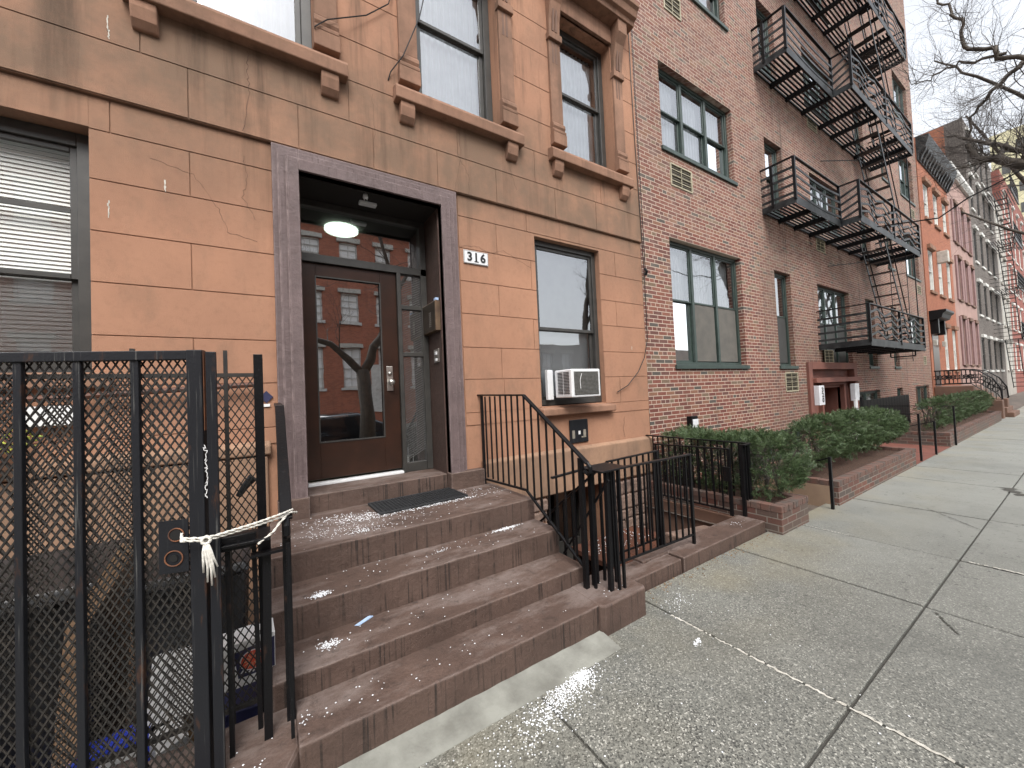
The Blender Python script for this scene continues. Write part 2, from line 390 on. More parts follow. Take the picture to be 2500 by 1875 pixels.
def holed(mb, x0, x1, z0, z1, y, holes, depth=.12):
    """front face at plane y with rectangular holes and their reveals going back by depth"""
    xs = sorted({x0, x1, *[h[0] for h in holes], *[h[1] for h in holes]}); zs = sorted({z0, z1, *[h[2] for h in holes], *[h[3] for h in holes]})
    for i in range(len(xs)-1):
        for j in range(len(zs)-1):
            cx, cz = (xs[i]+xs[i+1])/2, (zs[j]+zs[j+1])/2
            if any(h[0] < cx < h[1] and h[2] < cz < h[3] for h in holes): continue
            mb.q((xs[i], y, zs[j]), (xs[i+1], y, zs[j]), (xs[i+1], y, zs[j+1]), (xs[i], y, zs[j+1]))
    for h in holes:
        a, b, c, e = h[:4]; dd = h[4] if len(h) > 4 else depth; Y = y+dd
        mb.q((a, y, c), (a, y, e), (a, Y, e), (a, Y, c)); mb.q((b, y, c), (b, Y, c), (b, Y, e), (b, y, e))
        mb.q((a, y, e), (b, y, e), (b, Y, e), (a, Y, e)); mb.q((a, y, c), (a, Y, c), (b, Y, c), (b, y, c))
    return mb
def shell(x0, x1, y0, y1, z0, z1, parent, mat='roof'):
    mb = MB()
    mb.q((x0, y0, z0), (x0, y1, z0), (x0, y1, z1), (x0, y0, z1)); mb.q((x1, y0, z0), (x1, y1, z0), (x1, y1, z1), (x1, y0, z1))
    mb.q((x0, y1, z0), (x1, y1, z0), (x1, y1, z1), (x0, y1, z1)); mb.q((x0, y0, z1), (x1, y0, z1), (x1, y1, z1), (x0, y1, z1))
    return mb.build('roof_and_rear_walls', mat, parent)
def ring(mb, x0, x1, z0, z1, y0, y1, w, wb=None, wt=None):
    wb = w if wb is None else wb; wt = w if wt is None else wt
    mb.box(x0, x0+w, y0, y1, z0, z1); mb.box(x1-w, x1, y0, y1, z0, z1)
    mb.box(x0+w, x1-w, y0, y1, z1-wt, z1); mb.box(x0+w, x1-w, y0, y1, z0, z0+wb)
def slats(x0, x1, z0, z1, y, pitch=.027, tilt=.006):
    mb = MB(); z = z0
    while z < z1: mb.hull8([(x0, y, z), (x1, y, z), (x1, y, z+.0012), (x0, y, z+.0012)], [(x0, y+.012, z+pitch*1.05), (x1, y+.012, z+pitch*1.05), (x1, y+.012, z+pitch*1.05+.0012), (x0, y+.012, z+pitch*1.05+.0012)]); z += pitch
    return mb
def drape(x0, x1, z0, z1, y, amp=.012, pitch=.07):
    mb = MB(); n = max(6, int((x1-x0)/pitch*8)); prev = None
    for i in range(n+1):
        x = x0+(x1-x0)*i/n; yy = y+amp*math.sin(x*2*math.pi/pitch+math.sin(x*9))
        if prev: mb.q((prev[0], prev[1], z0), (x, yy, z0), (x, yy, z1), (prev[0], prev[1], z1))
        prev = (x, yy)
    return mb
def window(parent, x0, x1, z0, z1, y, zm=None, bays=1, fm='window_dark', gm='glass', w=.045, cover=('drape', 'curtain'), lower=None, name='window', sash=.03):
    fr = MB(); ring(fr, x0, x1, z0, z1, y, y+.09, w)
    bw = (x1-x0)/bays; zm = zm if zm is not None else None; g = MB()
    for k in range(bays):
        a = x0+bw*k; b = a+bw
        if k: fr.box(a-w*.55, a+w*.55, y+.004, y+.085, z0+w, z1-w)
        ia = a+(w if k == 0 else w*.55); ib = b-(w if k == bays-1 else w*.55)
        if zm:
            ring(fr, ia, ib, zm-.02, z1-w, y+.02, y+.045, sash)
            ring(fr, ia, ib, z0+w, zm+.02, y+.05, y+.078, sash*1.2)
            g.q((ia, y+.033, zm), (ib, y+.033, zm), (ib, y+.033, z1-w), (ia, y+.033, z1-w))
            g.q((ia, y+.064, z0+w), (ib, y+.064, z0+w), (ib, y+.064, zm), (ia, y+.064, zm))
        else:
            ring(fr, ia, ib, z0+w, z1-w, y+.02, y+.045, sash)
            g.q((ia, y+.033, z0+w), (ib, y+.033, z0+w), (ib, y+.033, z1-w), (ia, y+.033, z1-w))
    f = fr.build(name, fm, parent, bevel=.003, seg=1); g.build('glass', gm, f)
    if cover:
        zs = [(zm or z0+w, z1-w, cover), (z0+w, zm, lower or cover)] if zm else [(z0+w, z1-w, cover)]
        for (a, b, cv) in zs:
            if cv is None: continue
            if cv[0] == 'slats': o = slats(x0+w, x1-w, a, b, y+.095).build('blind', cv[1], f)
            elif cv[0] == 'drape': o = drape(x0+w, x1-w, a, b, y+.14).build('curtain', cv[1], f, smooth=True)
            else: o = MB().box(x0+w, x1-w, y+.12, y+.123, a, b).build('shade', cv[1], f)
    return f

# ------------------------------------------------------------------ ground
GZ = .10
def struct(mb, name, mat, **k): return mb.build(name, mat, kind='structure', **k)
mb = MB(); mb.q((-150, -150, -.06), (400, -150, -.06), (400, -2.62, -.06), (-150, -2.62, -.06)); struct(mb, 'road', 'asphalt')
mb = MB(); mb.box(-60, 200, -2.62, -2.47, -.06, GZ-.002); struct(mb, 'kerb', 'concrete_plain', bevel=.02)
mb = MB(); mb.box(-60, 200, -2.47, 1.84, -.3, GZ-.012); struct(mb, 'sidewalk_bed', 'joint')
XJ = [-60, -40, -20, -8, -5.5, -4.2, -3.1, -2.15, -1.1, 0, 1.06, 2.13, 3.44, 4.5, 5.95, 7.72, 8.8, 11.2, 13.4, 15.5, 17.7, 20, 22.3, 24.6, 27, 30, 33, 36, 40, 45, 50, 60, 80, 120, 200]
YJ = [-2.465, -1.9, -.62, .67, 1.838]
mb = MB()
for i in range(len(XJ)-1):
    for j in range(len(YJ)-1):
        x0, x1, y0, y1 = XJ[i], XJ[i+1], YJ[j], YJ[j+1]
        if j == 3 and x0 == 0: mb.box(x0+.005, x1-.004, y0+.006, y1, GZ-.05, GZ+.001); continue
        dz = random.uniform(-.002, .002)
        e = .006+.0014*max(0, x0); mb.box(x0+e, x1-e, y0+.006, y1-.006, GZ-.05, GZ+dz)
struct(mb, 'sidewalk', 'concrete', bevel=.004, seg=1)
# ground behind the front line, in front of the far houses and at the street's end
mb = MB(); mb.q((4.0, 1.80, .05), (200, 1.80, .05), (200, 3.4, .05), (4.0, 3.4, .05)); struct(mb, 'front_yard_ground', 'areafloor')
mb = MB(); mb.q((200, -150, .0), (600, -150, .0), (600, 300, .0), (200, 300, .0)); struct(mb, 'ground', 'asphalt')
# pale fillet at the foot of the steps
mb = MB(); mb.prism([(1.52, GZ+.003), (1.69, GZ+.03), (1.72, GZ+.03), (1.72, GZ-.02), (1.52, GZ-.02)], 'x', .1, 1.625); struct(mb, 'concrete_strip', 'concrete_plain')
# areaway floors
mb = MB(); mb.q((1.7, 2.0, -.75), (4.05, 2.0, -.75), (4.05, 3.9, -.75), (1.7, 3.9, -.75)); struct(mb, 'areaway_floor', 'areafloor')
mb = MB(); mb.q((-3.2, 1.84, -.12), (0, 1.84, -.12), (0, 3.3, -.12), (-3.2, 3.3, -.12)); struct(mb, 'yard_floor', 'areafloor')
mb = MB(); mb.q((4.66, 1.83, -.3), (5.5, 1.83, -.3), (5.5, 3.3, -.3), (4.66, 3.3, -.3)); struct(mb, 'side_path', 'areafloor')
mb = MB(); mb.q((8.86, 1.70, .108), (11.46, 1.70, .108), (11.46, 3.27, .108), (8.86, 3.27, .108)); struct(mb, 'entrance_path', 'redpath')

# ------------------------------------------------------------------ brownstone
Y0 = 3.26
bs = thing('brownstone_building', 'orange-brown stuccoed townhouse with scored block joints and number 316 beside its door', 'building', (1.1, 3.3, 0))
UW = [(-.5, .36), (1.2, 2.08), (2.92, 3.80)]
BOT = [(-1.95, -.893, 1.79, 3.298), (2.462, 3.44, 1.40, 3.262), (.2, 1.4, .60, 3.34, .5)]
lowholes = BOT + [(2.46, 3.36, -.8, .456, .6)]
mb = MB()
holed(mb, -4, 4.24, -.9, 3.5, Y0+.006, lowholes, .16)
holed(mb, -4, 4.24, 3.5, 9.5, Y0-.022, [(a, b, 4.34, 6.0) for a, b in UW], .2)
mb.q((-4, Y0-.022, 3.5), (4.24, Y0-.022, 3.5), (4.24, Y0+.006, 3.5), (-4, Y0+.006, 3.5))
mb.build('wall', 'stucco', bs)
shell(-4, 4.235, Y0+.01, 14, -.9, 9.5, bs)
# scored ashlar plates, one mesh, 5 mm joints
mb = MB()
def plates(rows, y, holes, jo):
    for k in range(len(rows)-1):
        za, zb = rows[k], rows[k+1]
        js = [-4.]+[j for j in jo[k % len(jo)] if j < 4.2]+[4.24]
        for i in range(len(js)-1):
            xa, xb = js[i]+.003, js[i+1]-.003
            # cut by holes
            segs = [(xa, xb, za+.003, zb-.003)]
            for h in holes:
                ns = []
                for (a, b, c, e) in segs:
                    if h[1] <= a or h[0] >= b or h[3] <= c or h[2] >= e: ns.append((a, b, c, e)); continue
                    if h[0] > a: ns.append((a, h[0], c, e))
                    if h[1] < b: ns.append((h[1], b, c, e))
                    if h[3] < e-.01: ns.append((max(a, h[0]), min(b, h[1]), h[3], e))
                    if h[2] > c+.01: ns.append((max(a, h[0]), min(b, h[1]), c, h[2]))
                segs = ns
            for (a, b, c, e) in segs:
                if b-a > .01 and e-c > .01: mb.box(a, b, y-.007, y-.001, c, e)
HB = [(h[0], h[1], h[2], h[3]) for h in BOT]+[(.05, 1.56, 0, 3.5)]
plates([1.27, 1.39, 1.71, 2.02, 2.345, 2.66, 2.98, 3.29, 3.497], Y0+.006, HB,
       [[9], [-2.3, -.05, 2.0, 3.7], [-.42, 1.98], [-2.3, 2.4], [-.42, 1.98, 3.7], [-2.3, 2.4], [-.42, 1.98, 3.72], [-.80, 2.364]])
HU = [(a, b, 4.34, 6.0) for a, b in UW]
plates([3.503, 3.85, 4.20], Y0-.022, [], [[-2, -.417, .232, .786, 1.357, 1.99, 2.76, 3.4], [-.65, .60, 1.57, 2.49, 3.5]])
plates([4.20, 4.55, 4.95, 5.36, 5.69, 6.09, 6.5, 7.0, 7.5, 8.0, 8.6, 9.5], Y0-.022, HU, [[9], [9]])
mb = MB().__class__() if False else mb
mb.build('scored_blocks', 'stucco', bs, bevel=.0015, seg=1)
# water-table plinth, lower wall and rubble in the areaway
mb = MB(); mb.prism([(Y0+.0, .93), (Y0-.05, .90), (Y0-.05, .46), (Y0+.0, .46)], 'x', 1.70, 4.235); mb.prism([(Y0+.0, 1.30), (Y0-.05, 1.265), (Y0-.05, 1.20), (Y0, 1.20)], 'x', -4, .0)
mb.box(-4, -.02, Y0-.035, Y0, -.3, 1.19)
mb.build('plinth', 'plinth', bs, bevel=.012)
# hairline cracks
def crack(pts, y, w=.0035, seed=1):
    rnd = random.Random(seed); mb = MB(); P = []
    for (a, b) in zip(pts[:-1], pts[1:]):
        n = 7
        for i in range(n): t = i/n; P.append((a[0]+(b[0]-a[0])*t+rnd.uniform(-.008, .008), a[1]+(b[1]-a[1])*t+rnd.uniform(-.008, .008)))
    P.append(pts[-1])
    for a, b in zip(P[:-1], P[1:]):
        mb.bar((a[0], y, a[1]), (b[0], y, b[1]), w*rnd.uniform(.3, .8), .0016, upv=(0, 1, 0))
    mb.build('crack', 'crackline', bs)
yl = Y0-.0015; yu = Y0-.0295
crack([(-.075, 4.12), (-.085, 3.98), (-.07, 3.82), (-.12, 3.52)], yu, .006, 1)
crack([(.79, 4.15), (.80, 3.85), (.79, 3.6)], yu, .003, 2)
crack([(1.60, 4.13), (1.60, 3.85), (1.52, 3.5)], yu, .003, 3); crack([(1.60, 3.83), (1.68, 3.7), (1.67, 3.5)], yu, .003, 4)
crack([(-.62, 3.18), (-.4, 3.14), (-.28, 2.95), (-.22, 2.78), (-.05, 2.74)], yl, .003, 5)
crack([(-.12, 3.35), (-.1, 3.2), (-.13, 3.05), (-.06, 2.9)], yl, .004, 6)
crack([(1.56, 3.0), (1.75, 3.02), (1.9, 2.98), (2.05, 3.03), (2.4, 2.9)], yl, .0035, 7)
crack([(3.75, 1.2), (3.72, 1.05), (3.74, .95)], Y0-.002, .004, 8)
crack([(2.15, 4.05), (2.18, 3.86), (2.24, 3.7)], yu, .003, 9)
for i, (x, z, l) in enumerate(((-.80, 4.02, .10), (-.795, 3.93, .06), (-.815, 2.86, .11), (-.55, 3.06, .08), (2.20, 5.25, .12), (3.95, 2.1, .05))):
    mb = MB(); y = (yu if z > 3.5 else yl)-.0005; rr = random.Random(i)
    for k in range(6): zz0 = z-l*k/6; mb.box(x+rr.uniform(-.003, .003), x+.006+rr.uniform(-.002, .003), y-.0008, y, zz0-l/6, zz0)
    mb.build('pale_drip', 'chalk', bs)
# left ground-floor window
window(bs, -1.95, -.893, 1.80, 3.298, Y0+.11, zm=2.40, fm='window_dark', gm='glass', w=.085, cover=('slats', 'blind'), sash=.035)
mb = MB(); mb.box(-1.87, -.98, Y0+.135, Y0+.150, 2.795, 2.825); mb.build('window_bar', 'window_dark', bs)
mb = MB(); mb.box(-2.05, -.80, Y0-.06, Y0+.1, 1.70, 1.79); mb.build('window_sill', 'sillstone', bs, bevel=.008)
# right ground-floor window
window(bs, 2.462, 3.44, 1.41, 3.262, Y0+.07, zm=2.275, fm='window_dark', gm='glass_hi', w=.06, cover=('panel', 'screen'), lower=('slats', 'blind'), sash=.035)
mb = MB(); mb.prism([(Y0-.08, 1.30), (Y0-.08, 1.375), (Y0+.08, 1.405), (Y0+.08, 1.30)], 'x', 2.42, 3.53)
mb.build('window_sill', 'sillstone', bs, bevel=.012)
# upper windows with stone surrounds
def console(x0, x1, ztop):
    """pilaster: base mouldings, shaft, cap block and fluted bracket"""
    y = Y0-.022; mb = MB(); c = (x0+x1)/2
    mb.box(x0-.012, x1+.012, y-.075, y, 4.34, 4.47)
    mb.prism([(y, 4.47), (y-.075, 4.47), (y-.078, 4.50), (y-.05, 4.52), (y-.064, 4.55), (y-.06, 4.585), (y-.042, 4.61), (y, 4.61)], 'x', x0-.006, x1+.006)
    mb.box(x0, x1, y-.04, y, 4.61, 5.56)
    mb.box(x0-.012, x1+.012, y-.07, y, 5.56, 5.64)
    mb.prism([(y, 5.64), (y-.05, 5.64), (y-.06, 5.8), (y-.10, 5.98), (y-.16, 6.08), (y-.16, 6.24), (y, 6.24)], 'x', x0+.004, x1-.004)
    return mb
for i, (a, b) in enumerate(UW):
    window(bs, a, b, 4.345, 6.0, Y0+.12, zm=5.21, fm='window_dark', gm='glass_hi', w=.075, cover=('drape', 'curtain') if i != 2 else ('drape', 'curtain'), sash=.035)
    pl = [(a-.17, a-.005), (b+.005, b+.11)] if False else [(a-.17, a-.004), (b+.004, b+.17)]
    for (p0, p1) in pl:
        pr = console(p0, p1, 6.2).build('pilaster', 'sillstone', bs, bevel=.006)
        fl = MB(); w = p1-p0
        for fx in (.33, .6):
            fl.box(p0+w*fx-.012, p0+w*fx+.012, Y0-.064, Y0-.0615, 5.30, 5.54)
            fl.hull8([(p0+w*fx-.012, Y0-.0835, 5.66), (p0+w*fx+.012, Y0-.0835, 5.66), (p0+w*fx+.012, Y0-.07, 5.66), (p0+w*fx-.012, Y0-.07, 5.66)], [(p0+w*fx-.012, Y0-.105, 5.9), (p0+w*fx+.012, Y0-.105, 5.9), (p0+w*fx+.012, Y0-.08, 5.9), (p0+w*fx-.012, Y0-.08, 5.9)])
        fl.build('fluting', 'brown_wall', pr)
    mb = MB(); mb.prism([(Y0-.12, 4.15), (Y0-.125, 4.24), (Y0-.11, 4.27), (Y0+.12, 4.34), (Y0+.12, 4.20), (Y0, 4.15)], 'x', a-.23, b+.23)
    sl_ = mb.build('window_sill', 'sillstone', bs, bevel=.008)
    for cx in (a-.12, b+.10):
        mb = MB(); mb.prism([(Y0-.02, 4.15), (Y0-.10, 4.15), (Y0-.10, 4.10), (Y0-.085, 4.03), (Y0-.05, 3.985), (Y0-.02, 3.985)], 'x', cx-.065, cx+.065)
        mb.build('corbel', 'sillstone', sl_, bevel=.01)
    mb = MB(); mb.box(a-.004, b+.004, Y0-.06, Y0+.0, 6.0, 6.22)
    mb.prism([(Y0-.02, 6.22), (Y0-.20, 6.24), (Y0-.21, 6.29), (Y0-.25, 6.31), (Y0-.27, 6.38), (Y0-.30, 6.41), (Y0-.30, 6.46), (Y0-.02, 6.52)], 'x', a-.29, b+.29)
    mb.build('window_hood', 'sillstone', bs, bevel=.006)
# entrance: moulded surround
fr = MB()
for (x0, x1, zt, y) in ((.050, 1.537, 3.497, Y0-.030), (.092, 1.495, 3.457, Y0-.050), (.145, 1.447, 3.405, Y0-.068)):
    inn = (.222, 1.366, 3.318)
    fr.box(x0, inn[0], y, Y0+.02, .86, zt); fr.box(inn[1], x1, y, Y0+.02, .86, zt); fr.box(inn[0], inn[1], y, Y0+.02, inn[2], zt)
fr.build('door_surround', 'frame_paint', bs, bevel=.004)
for (a, b, y) in ((.03, .232, .085), (1.356, 1.695, .075)): MB().box(a, b, Y0-y, Y0+.02, .70, .862).build('surround_plinth', 'stoop', bs, bevel=.006)
mb = MB(); mb.box(.232, 1.356, Y0+.02, 3.72, .60, .848); mb.build('door_sill', 'stoop', bs, bevel=.006)
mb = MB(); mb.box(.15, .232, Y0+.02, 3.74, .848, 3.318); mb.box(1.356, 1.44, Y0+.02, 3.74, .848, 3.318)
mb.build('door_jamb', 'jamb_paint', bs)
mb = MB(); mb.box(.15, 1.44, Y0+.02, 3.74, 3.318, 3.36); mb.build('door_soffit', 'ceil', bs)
YD = 3.65
mb = MB()
mb.box(.234, 1.354, YD-.02, YD+.05, 3.265, 3.318); mb.box(.234, 1.354, YD-.03, YD+.06, 2.772, 2.842)
mb.box(1.056, 1.093, YD-.035, YD+.06, .85, 2.772); mb.box(1.296, 1.354, YD-.03, YD+.06, .85, 3.265)
for z in (2.425, 1.965): mb.box(1.093, 1.296, YD-.02, YD+.04, z, z+.04)
mb.box(1.093, 1.296, YD-.02, YD+.04, .85, .935); mb.box(.234, .25, YD-.02, YD+.04, .85, 2.772)
mb.build('door_frame', 'window_dark', bs, bevel=.003)
mb = MB()
mb.q((.25, YD+.02, 2.842), (1.296, YD+.02, 2.842), (1.296, YD+.02, 3.265), (.25, YD+.02, 3.265)); mb.build('transom_glass', 'glass_door', bs)
mb = MB(); mb.q((1.093, YD+.01, .935), (1.296, YD+.01, .935), (1.296, YD+.01, 2.772), (1.093, YD+.01, 2.772)); mb.build('sidelight_glass', 'glass_door', bs)
mb = MB()     # diagonal wire guard in the sidelight
for i in range(90):
    z = .80+i*.0225
    a, b = (1.095, z), (1.294, z+.10)
    if a[1] < .937 or b[1] > 2.77: continue
    mb.bar((a[0], YD-.006, a[1]), (b[0], YD-.006, b[1]), .003)
for i in range(18): mb.bar((1.099+i*.0115, YD-.003, .937), (1.099+i*.0115, YD-.003, 2.77), .0012)
mb.build('sidelight_guard', 'grey_fins', bs)
dl = MB(); gx0, gx1, gz0, gz1 = .358, .900, 1.208, 2.655
dl.box(.252, gx0, YD, YD+.045, .895, 2.768); dl.box(gx1, 1.054, YD, YD+.045, .895, 2.768); dl.box(gx0, gx1, YD, YD+.045, .895, gz0); dl.box(gx0, gx1, YD, YD+.045, gz1, 2.768)
door = dl.build('door', 'door', bs, bevel=.002, seg=1)
MB().q((gx0, YD+.02, gz0), (gx1, YD+.02, gz0), (gx1, YD+.02, gz1), (gx0, YD+.02, gz1)).build('door_glass', 'glass_door', door)
mb = MB(); ring(mb, gx0-.006, gx1+.006, gz0-.006, gz1+.006, YD-.006, YD+.002, .010); mb.build('glazing_bead', 'window_dark', door)
mb = MB(); mb.box(.936, .994, YD-.008, YD, 1.635, 1.868); mb.build('lock_plate', 'silver', door, bevel=.003)
mb = MB(); mb.cyl((.968, YD-.009, 1.715), (.968, YD-.045, 1.715), .012); mb.tube([(.968, YD-.04, 1.715), (.968, YD-.05, 1.715), (.968, YD-.07, 1.715), (.968, YD-.08, 1.715)], [.014, .029, .028, .012], 16); mb.cyl((.965, YD-.009, 1.80), (.965, YD-.018, 1.80), .017)
mb.build('handle', 'silver', door, smooth=True)
mb = MB(); mb.box(.252, 1.056, YD-.05, YD+.05, .849, .872); mb.build('threshold', 'white_plastic', bs, bevel=.004)
# lobby
mb = MB(); mb.q((.2, 3.75, .85), (.2, 7.5, .85), (.2, 7.5, 3.32), (.2, 3.75, 3.32)); mb.q((1.5, 3.75, .85), (1.5, 7.5, .85), (1.5, 7.5, 3.32), (1.5, 3.75, 3.32)); mb.q((.2, 7.5, .85), (1.5, 7.5, .85), (1.5, 7.5, 3.32), (.2, 7.5, 3.32))
mb.q((.2, 3.73, 3.322), (1.5, 3.73, 3.322), (1.5, 7.5, 3.322), (.2, 7.5, 3.322)); mb.q((.2, 3.73, .845), (1.5, 3.73, .845), (1.5, 7.5, .845), (.2, 7.5, .845))
mb.build('lobby', 'lobby', bs)
mb = MB(); mb.cyl((.655, 4.11, 3.315), (.655, 4.11, 3.29), .16, 32); mb.build('lobby_ceiling_lamp', 'lamp', bs, smooth=False)
mb = MB(); mb.tube([(.5, 7.4, 2.05), (.5, 7.4, 2.1), (.5, 7.4, 2.2)], [.05, .09, .07], 14); mb.build('lobby_wall_lamp', 'warm', bs)
# basement entrance recess in the areaway
mb = MB(); ring(mb, 2.47, 3.35, -.75, .45, Y0+.42, Y0+.48, .06); mb.box(2.9, 2.95, Y0+.42, Y0+.48, -.7, .4); mb.box(2.5, 3.3, Y0+.43, Y0+.47, -.75, -.3)
bd = mb.build('basement_door', 'window_dark', bs); MB().q((2.5, Y0+.46, -.3), (3.3, Y0+.46, -.3), (3.3, Y0+.46, .42), (2.5, Y0+.46, .42)).build('glass', 'glass', bd)
mb = MB(); mb.box(2.3, 3.5, Y0+.6, Y0+.62, -.8, .5); mb.build('basement_passage', 'dark', bs)
# rubble foundation
mb = MB(); rnd = random.Random(4)
for (xa, xb, za, zb) in ((1.76, 2.45, -.75, .44), (3.37, 4.2, -.75, .44)):
    z = za
    while z < zb-.05:
        hh = rnd.uniform(.1, .19); x = xa
        while x < xb-.04:
            ww = rnd.uniform(.12, .3); mb.box(x+.006, min(x+ww, xb)-.006, Y0-.03-rnd.uniform(0, .03), Y0+.004, z+.006, min(z+hh, zb)-.006); x += ww
        z += hh
mb.build('rubble_foundation', 'stone', bs, bevel=.02)

# things fixed on the brownstone
sg = thing('house_number_sign', 'white enamel sign with black number 316 right of the doorway', 'sign', (1.733, Y0-.01, 2.83))
mb = MB(); mb.box(1.60, 1.867, Y0-.014, Y0-.002, 2.835, 2.965); mb.build('plate', 'white_plastic', sg, bevel=.003)
mb = MB(); ring(mb, 1.604, 1.863, 2.839, 2.961, Y0-.0155, Y0-.0138, .0025); mb.build('border', 'black_print', sg)
text('3', .118, 'black_print', sg, (1.662, Y0-.016, 2.899), bold=.0035); text('6', .118, 'black_print', sg, (1.806, Y0-.016, 2.899), bold=.0035)
text('1', .118, 'black_print', sg, (1.732, Y0-.016, 2.899), bold=.0035)
MB().box(1.712, 1.757, Y0-.0178, Y0-.0142, 2.857, 2.865).build('serif', 'black_print', sg)
ic = thing('intercom_panel', 'bronze entry phone box with keypad on the right door jamb', 'intercom', (1.34, 3.45, 2.16))
mb = MB(); mb.box(1.306, 1.355, 3.29, 3.63, 2.175, 2.455); mb.build('housing', simple('bronze', (.30, .21, .14), (.2, .14, .1), 10, .35, .7, 0), ic, bevel=.004)
mb = MB(); mb.box(1.302, 1.307, 3.30, 3.62, 2.185, 2.445); mb.build('faceplate', simple('dark_bronze', (.075, .06, .045), None, 10, .35, .6, 0), ic)
mb = MB()
for i in range(8):
    for j in range(2): mb.box(1.299, 1.303, 3.40+j*.03, 3.411+j*.03, 2.225+i*.018, 2.234+i*.018)
mb.build('button', 'silver', ic)
MB().box(1.31, 1.34, 3.285, 3.33, 2.456, 2.478).build('sticker', 'bluepaper', ic)
bell = thing('doorbell_plate', 'small steel doorbell plate below the entry phone box', 'doorbell', (1.35, 3.42, 1.88))
MB().box(1.346, 1.356, 3.352, 3.475, 1.885, 2.012).build('plate', 'silver', bell, bevel=.003)
MB().box(1.341, 1.347, 3.39, 3.44, 1.958, 1.99).box(1.341, 1.347, 3.39, 3.44, 1.898, 1.925).build('button', 'white_plastic', bell, bevel=.004)
cl = thing('soffit_light', 'small unlit white rectangular light on the doorway soffit', 'light', (.775, 3.45, 3.3))
MB().box(.70, .85, 3.43, 3.49, 3.29, 3.317).build('lens', 'white_plastic', cl, bevel=.008)
cc = thing('security_camera', 'tiny round white camera on the doorway soffit', 'camera', (.73, 3.33, 3.3))
mb = MB(); mb.tube([(.73, 3.33, 3.318), (.73, 3.33, 3.29), (.73, 3.325, 3.27)], [.018, .022, .014], 14); mb.build('body', 'white_plastic', cc, smooth=True)
MB().cyl((.73, 3.322, 3.268), (.73, 3.318, 3.262), .008, 10).build('lens', 'black_print', cc)
# air conditioner
ac = thing('window_air_conditioner', 'white air conditioner with grey fins sticking out of the window right of the door', 'air conditioner', (2.75, 3.15, 1.48))
mb = MB(); mb.box(2.665, 3.085, 2.995, 3.27, 1.487, 1.79); mb.build('case', 'white_plastic', ac, bevel=.012)
mb = MB(); mb.box(2.70, 3.05, 2.989, 2.996, 1.515, 1.762); mb.build('coil', 'grey_fins', ac)
mb = MB()
for i in range(17): mb.box(2.70, 3.05, 2.985, 2.99, 1.522+i*.0142, 1.5245+i*.0142)
mb.build('fin', 'ventdark', ac)
mb = MB()
for i in range(15): mb.box(2.659, 2.665, 3.03, 3.12, 1.53+i*.016, 1.537+i*.016); mb.box(2.659, 2.665, 3.135, 3.215, 1.53+i*.016, 1.537+i*.016)
mb.build('side_louvre', 'black_print', ac)
MB().box(2.56, 2.665, 3.30, 3.31, 1.47, 1.80).box(2.56, 2.60, 3.265, 3.30, 1.47, 1.80).build('side_panel', 'white_plastic', ac, bevel=.004)
mb = MB(); mb.bar((2.80, 2.984, 1.74), (2.775, 2.984, 1.67), .006, .002, (0, 1, 0)); mb.bar((2.775, 2.984, 1.67), (2.78, 2.984, 1.58), .006, .002, (0, 1, 0)); mb.build('scratch', 'paper', ac)
# gas/vent plate
vp = thing('wall_access_plate', 'dark grey metal hatch plate below the window with the air conditioner', 'plate', (2.98, Y0, .96))
MB().box(2.83, 3.11, Y0-.012, Y0+.004, .965, 1.23).build('plate', 'gate_metal', vp, bevel=.01)
MB().box(2.862, 2.90, Y0-.0145, Y0-.0115, 1.02, 1.11).box(3.03, 3.07, Y0-.0145, Y0-.0115, 1.02, 1.11).box(3.0, 3.035, Y0-.0145, Y0-.0115, 1.02, 1.035).build('tape_remnant', simple('old_tape', (.3, .27, .22), None, 30, .8), vp)
MB().box(2.955, 2.985, Y0-.015, Y0-.0115, 1.06, 1.10).build('sticker', 'paper', vp)
pq = thing('diamond_tag', 'small dark diamond tag with a white label left of the door surround', 'sign', (-.03, Y0, 1.55))
MB().prism([(-.06, 1.61), (-.02, 1.655), (.02, 1.61), (-.02, 1.565)], 'y', Y0-.012, Y0-.003).build('diamond', 'navy', pq)
MB().box(-.04, .0, Y0-.012, Y0-.003, 1.54, 1.56).build('label_strip', 'paper', pq)
# cables
mb = MB(); mb.tube([(4.19, Y0-.03, 9.4), (4.185, Y0-.04, 6.8), (4.18, Y0-.04, 5.64), (4.19, Y0-.04, 4.88), (4.22, Y0-.04, 3.76), (4.235, Y0-.04, 3.1), (4.22, Y0-.05, 2.5), (4.2, Y0-.06, 2.2), (4.12, Y0-.06, 1.95), (4.0, Y0-.05, 1.77), (3.8, Y0-.04, 1.6), (3.62, Y0-.02, 1.52)], .0055, 5)
mb.build('cable', 'black_metal', label='thin black cable hanging down the seam between the brownstone and the brick building', cat='cable')
mb = MB(); mb.tube([(4.30, Y0-.03, 9.4), (4.26, Y0-.03, 5.6), (4.275, Y0-.03, 3.1)], .005, 5); mb.tube([(4.27, Y0-.03, 3.15), (4.27, Y0-.055, 3.11), (4.27, Y0-.03, 3.06)], .018, 8)
mb.build('cable', 'black_metal', label='straight thin cable ending in a small round clamp high on the brick corner', cat='cable')
mb = MB(); mb.tube([(1.22, Y0-.1, 5.6), (1.27, Y0-.12, 5.24), (1.2, Y0-.13, 4.94), (1.05, Y0-.1, 4.55), (.95, Y0-.05, 4.4), (.93, Y0-.03, 4.33)], .005, 5)
mb.build('cable', 'black_metal', label='loose black cable drooping over the left pilaster of the middle upper window', cat='cable')
mb = MB(); mb.tube([(.36, Y0+.04, 4.38), (.36, Y0-.11, 4.46), (.45, Y0-.11, 4.56), (.76, Y0-.06, 4.8), (.95, Y0-.06, 5.0), (1.0, Y0-.05, 5.2)], .005, 5)
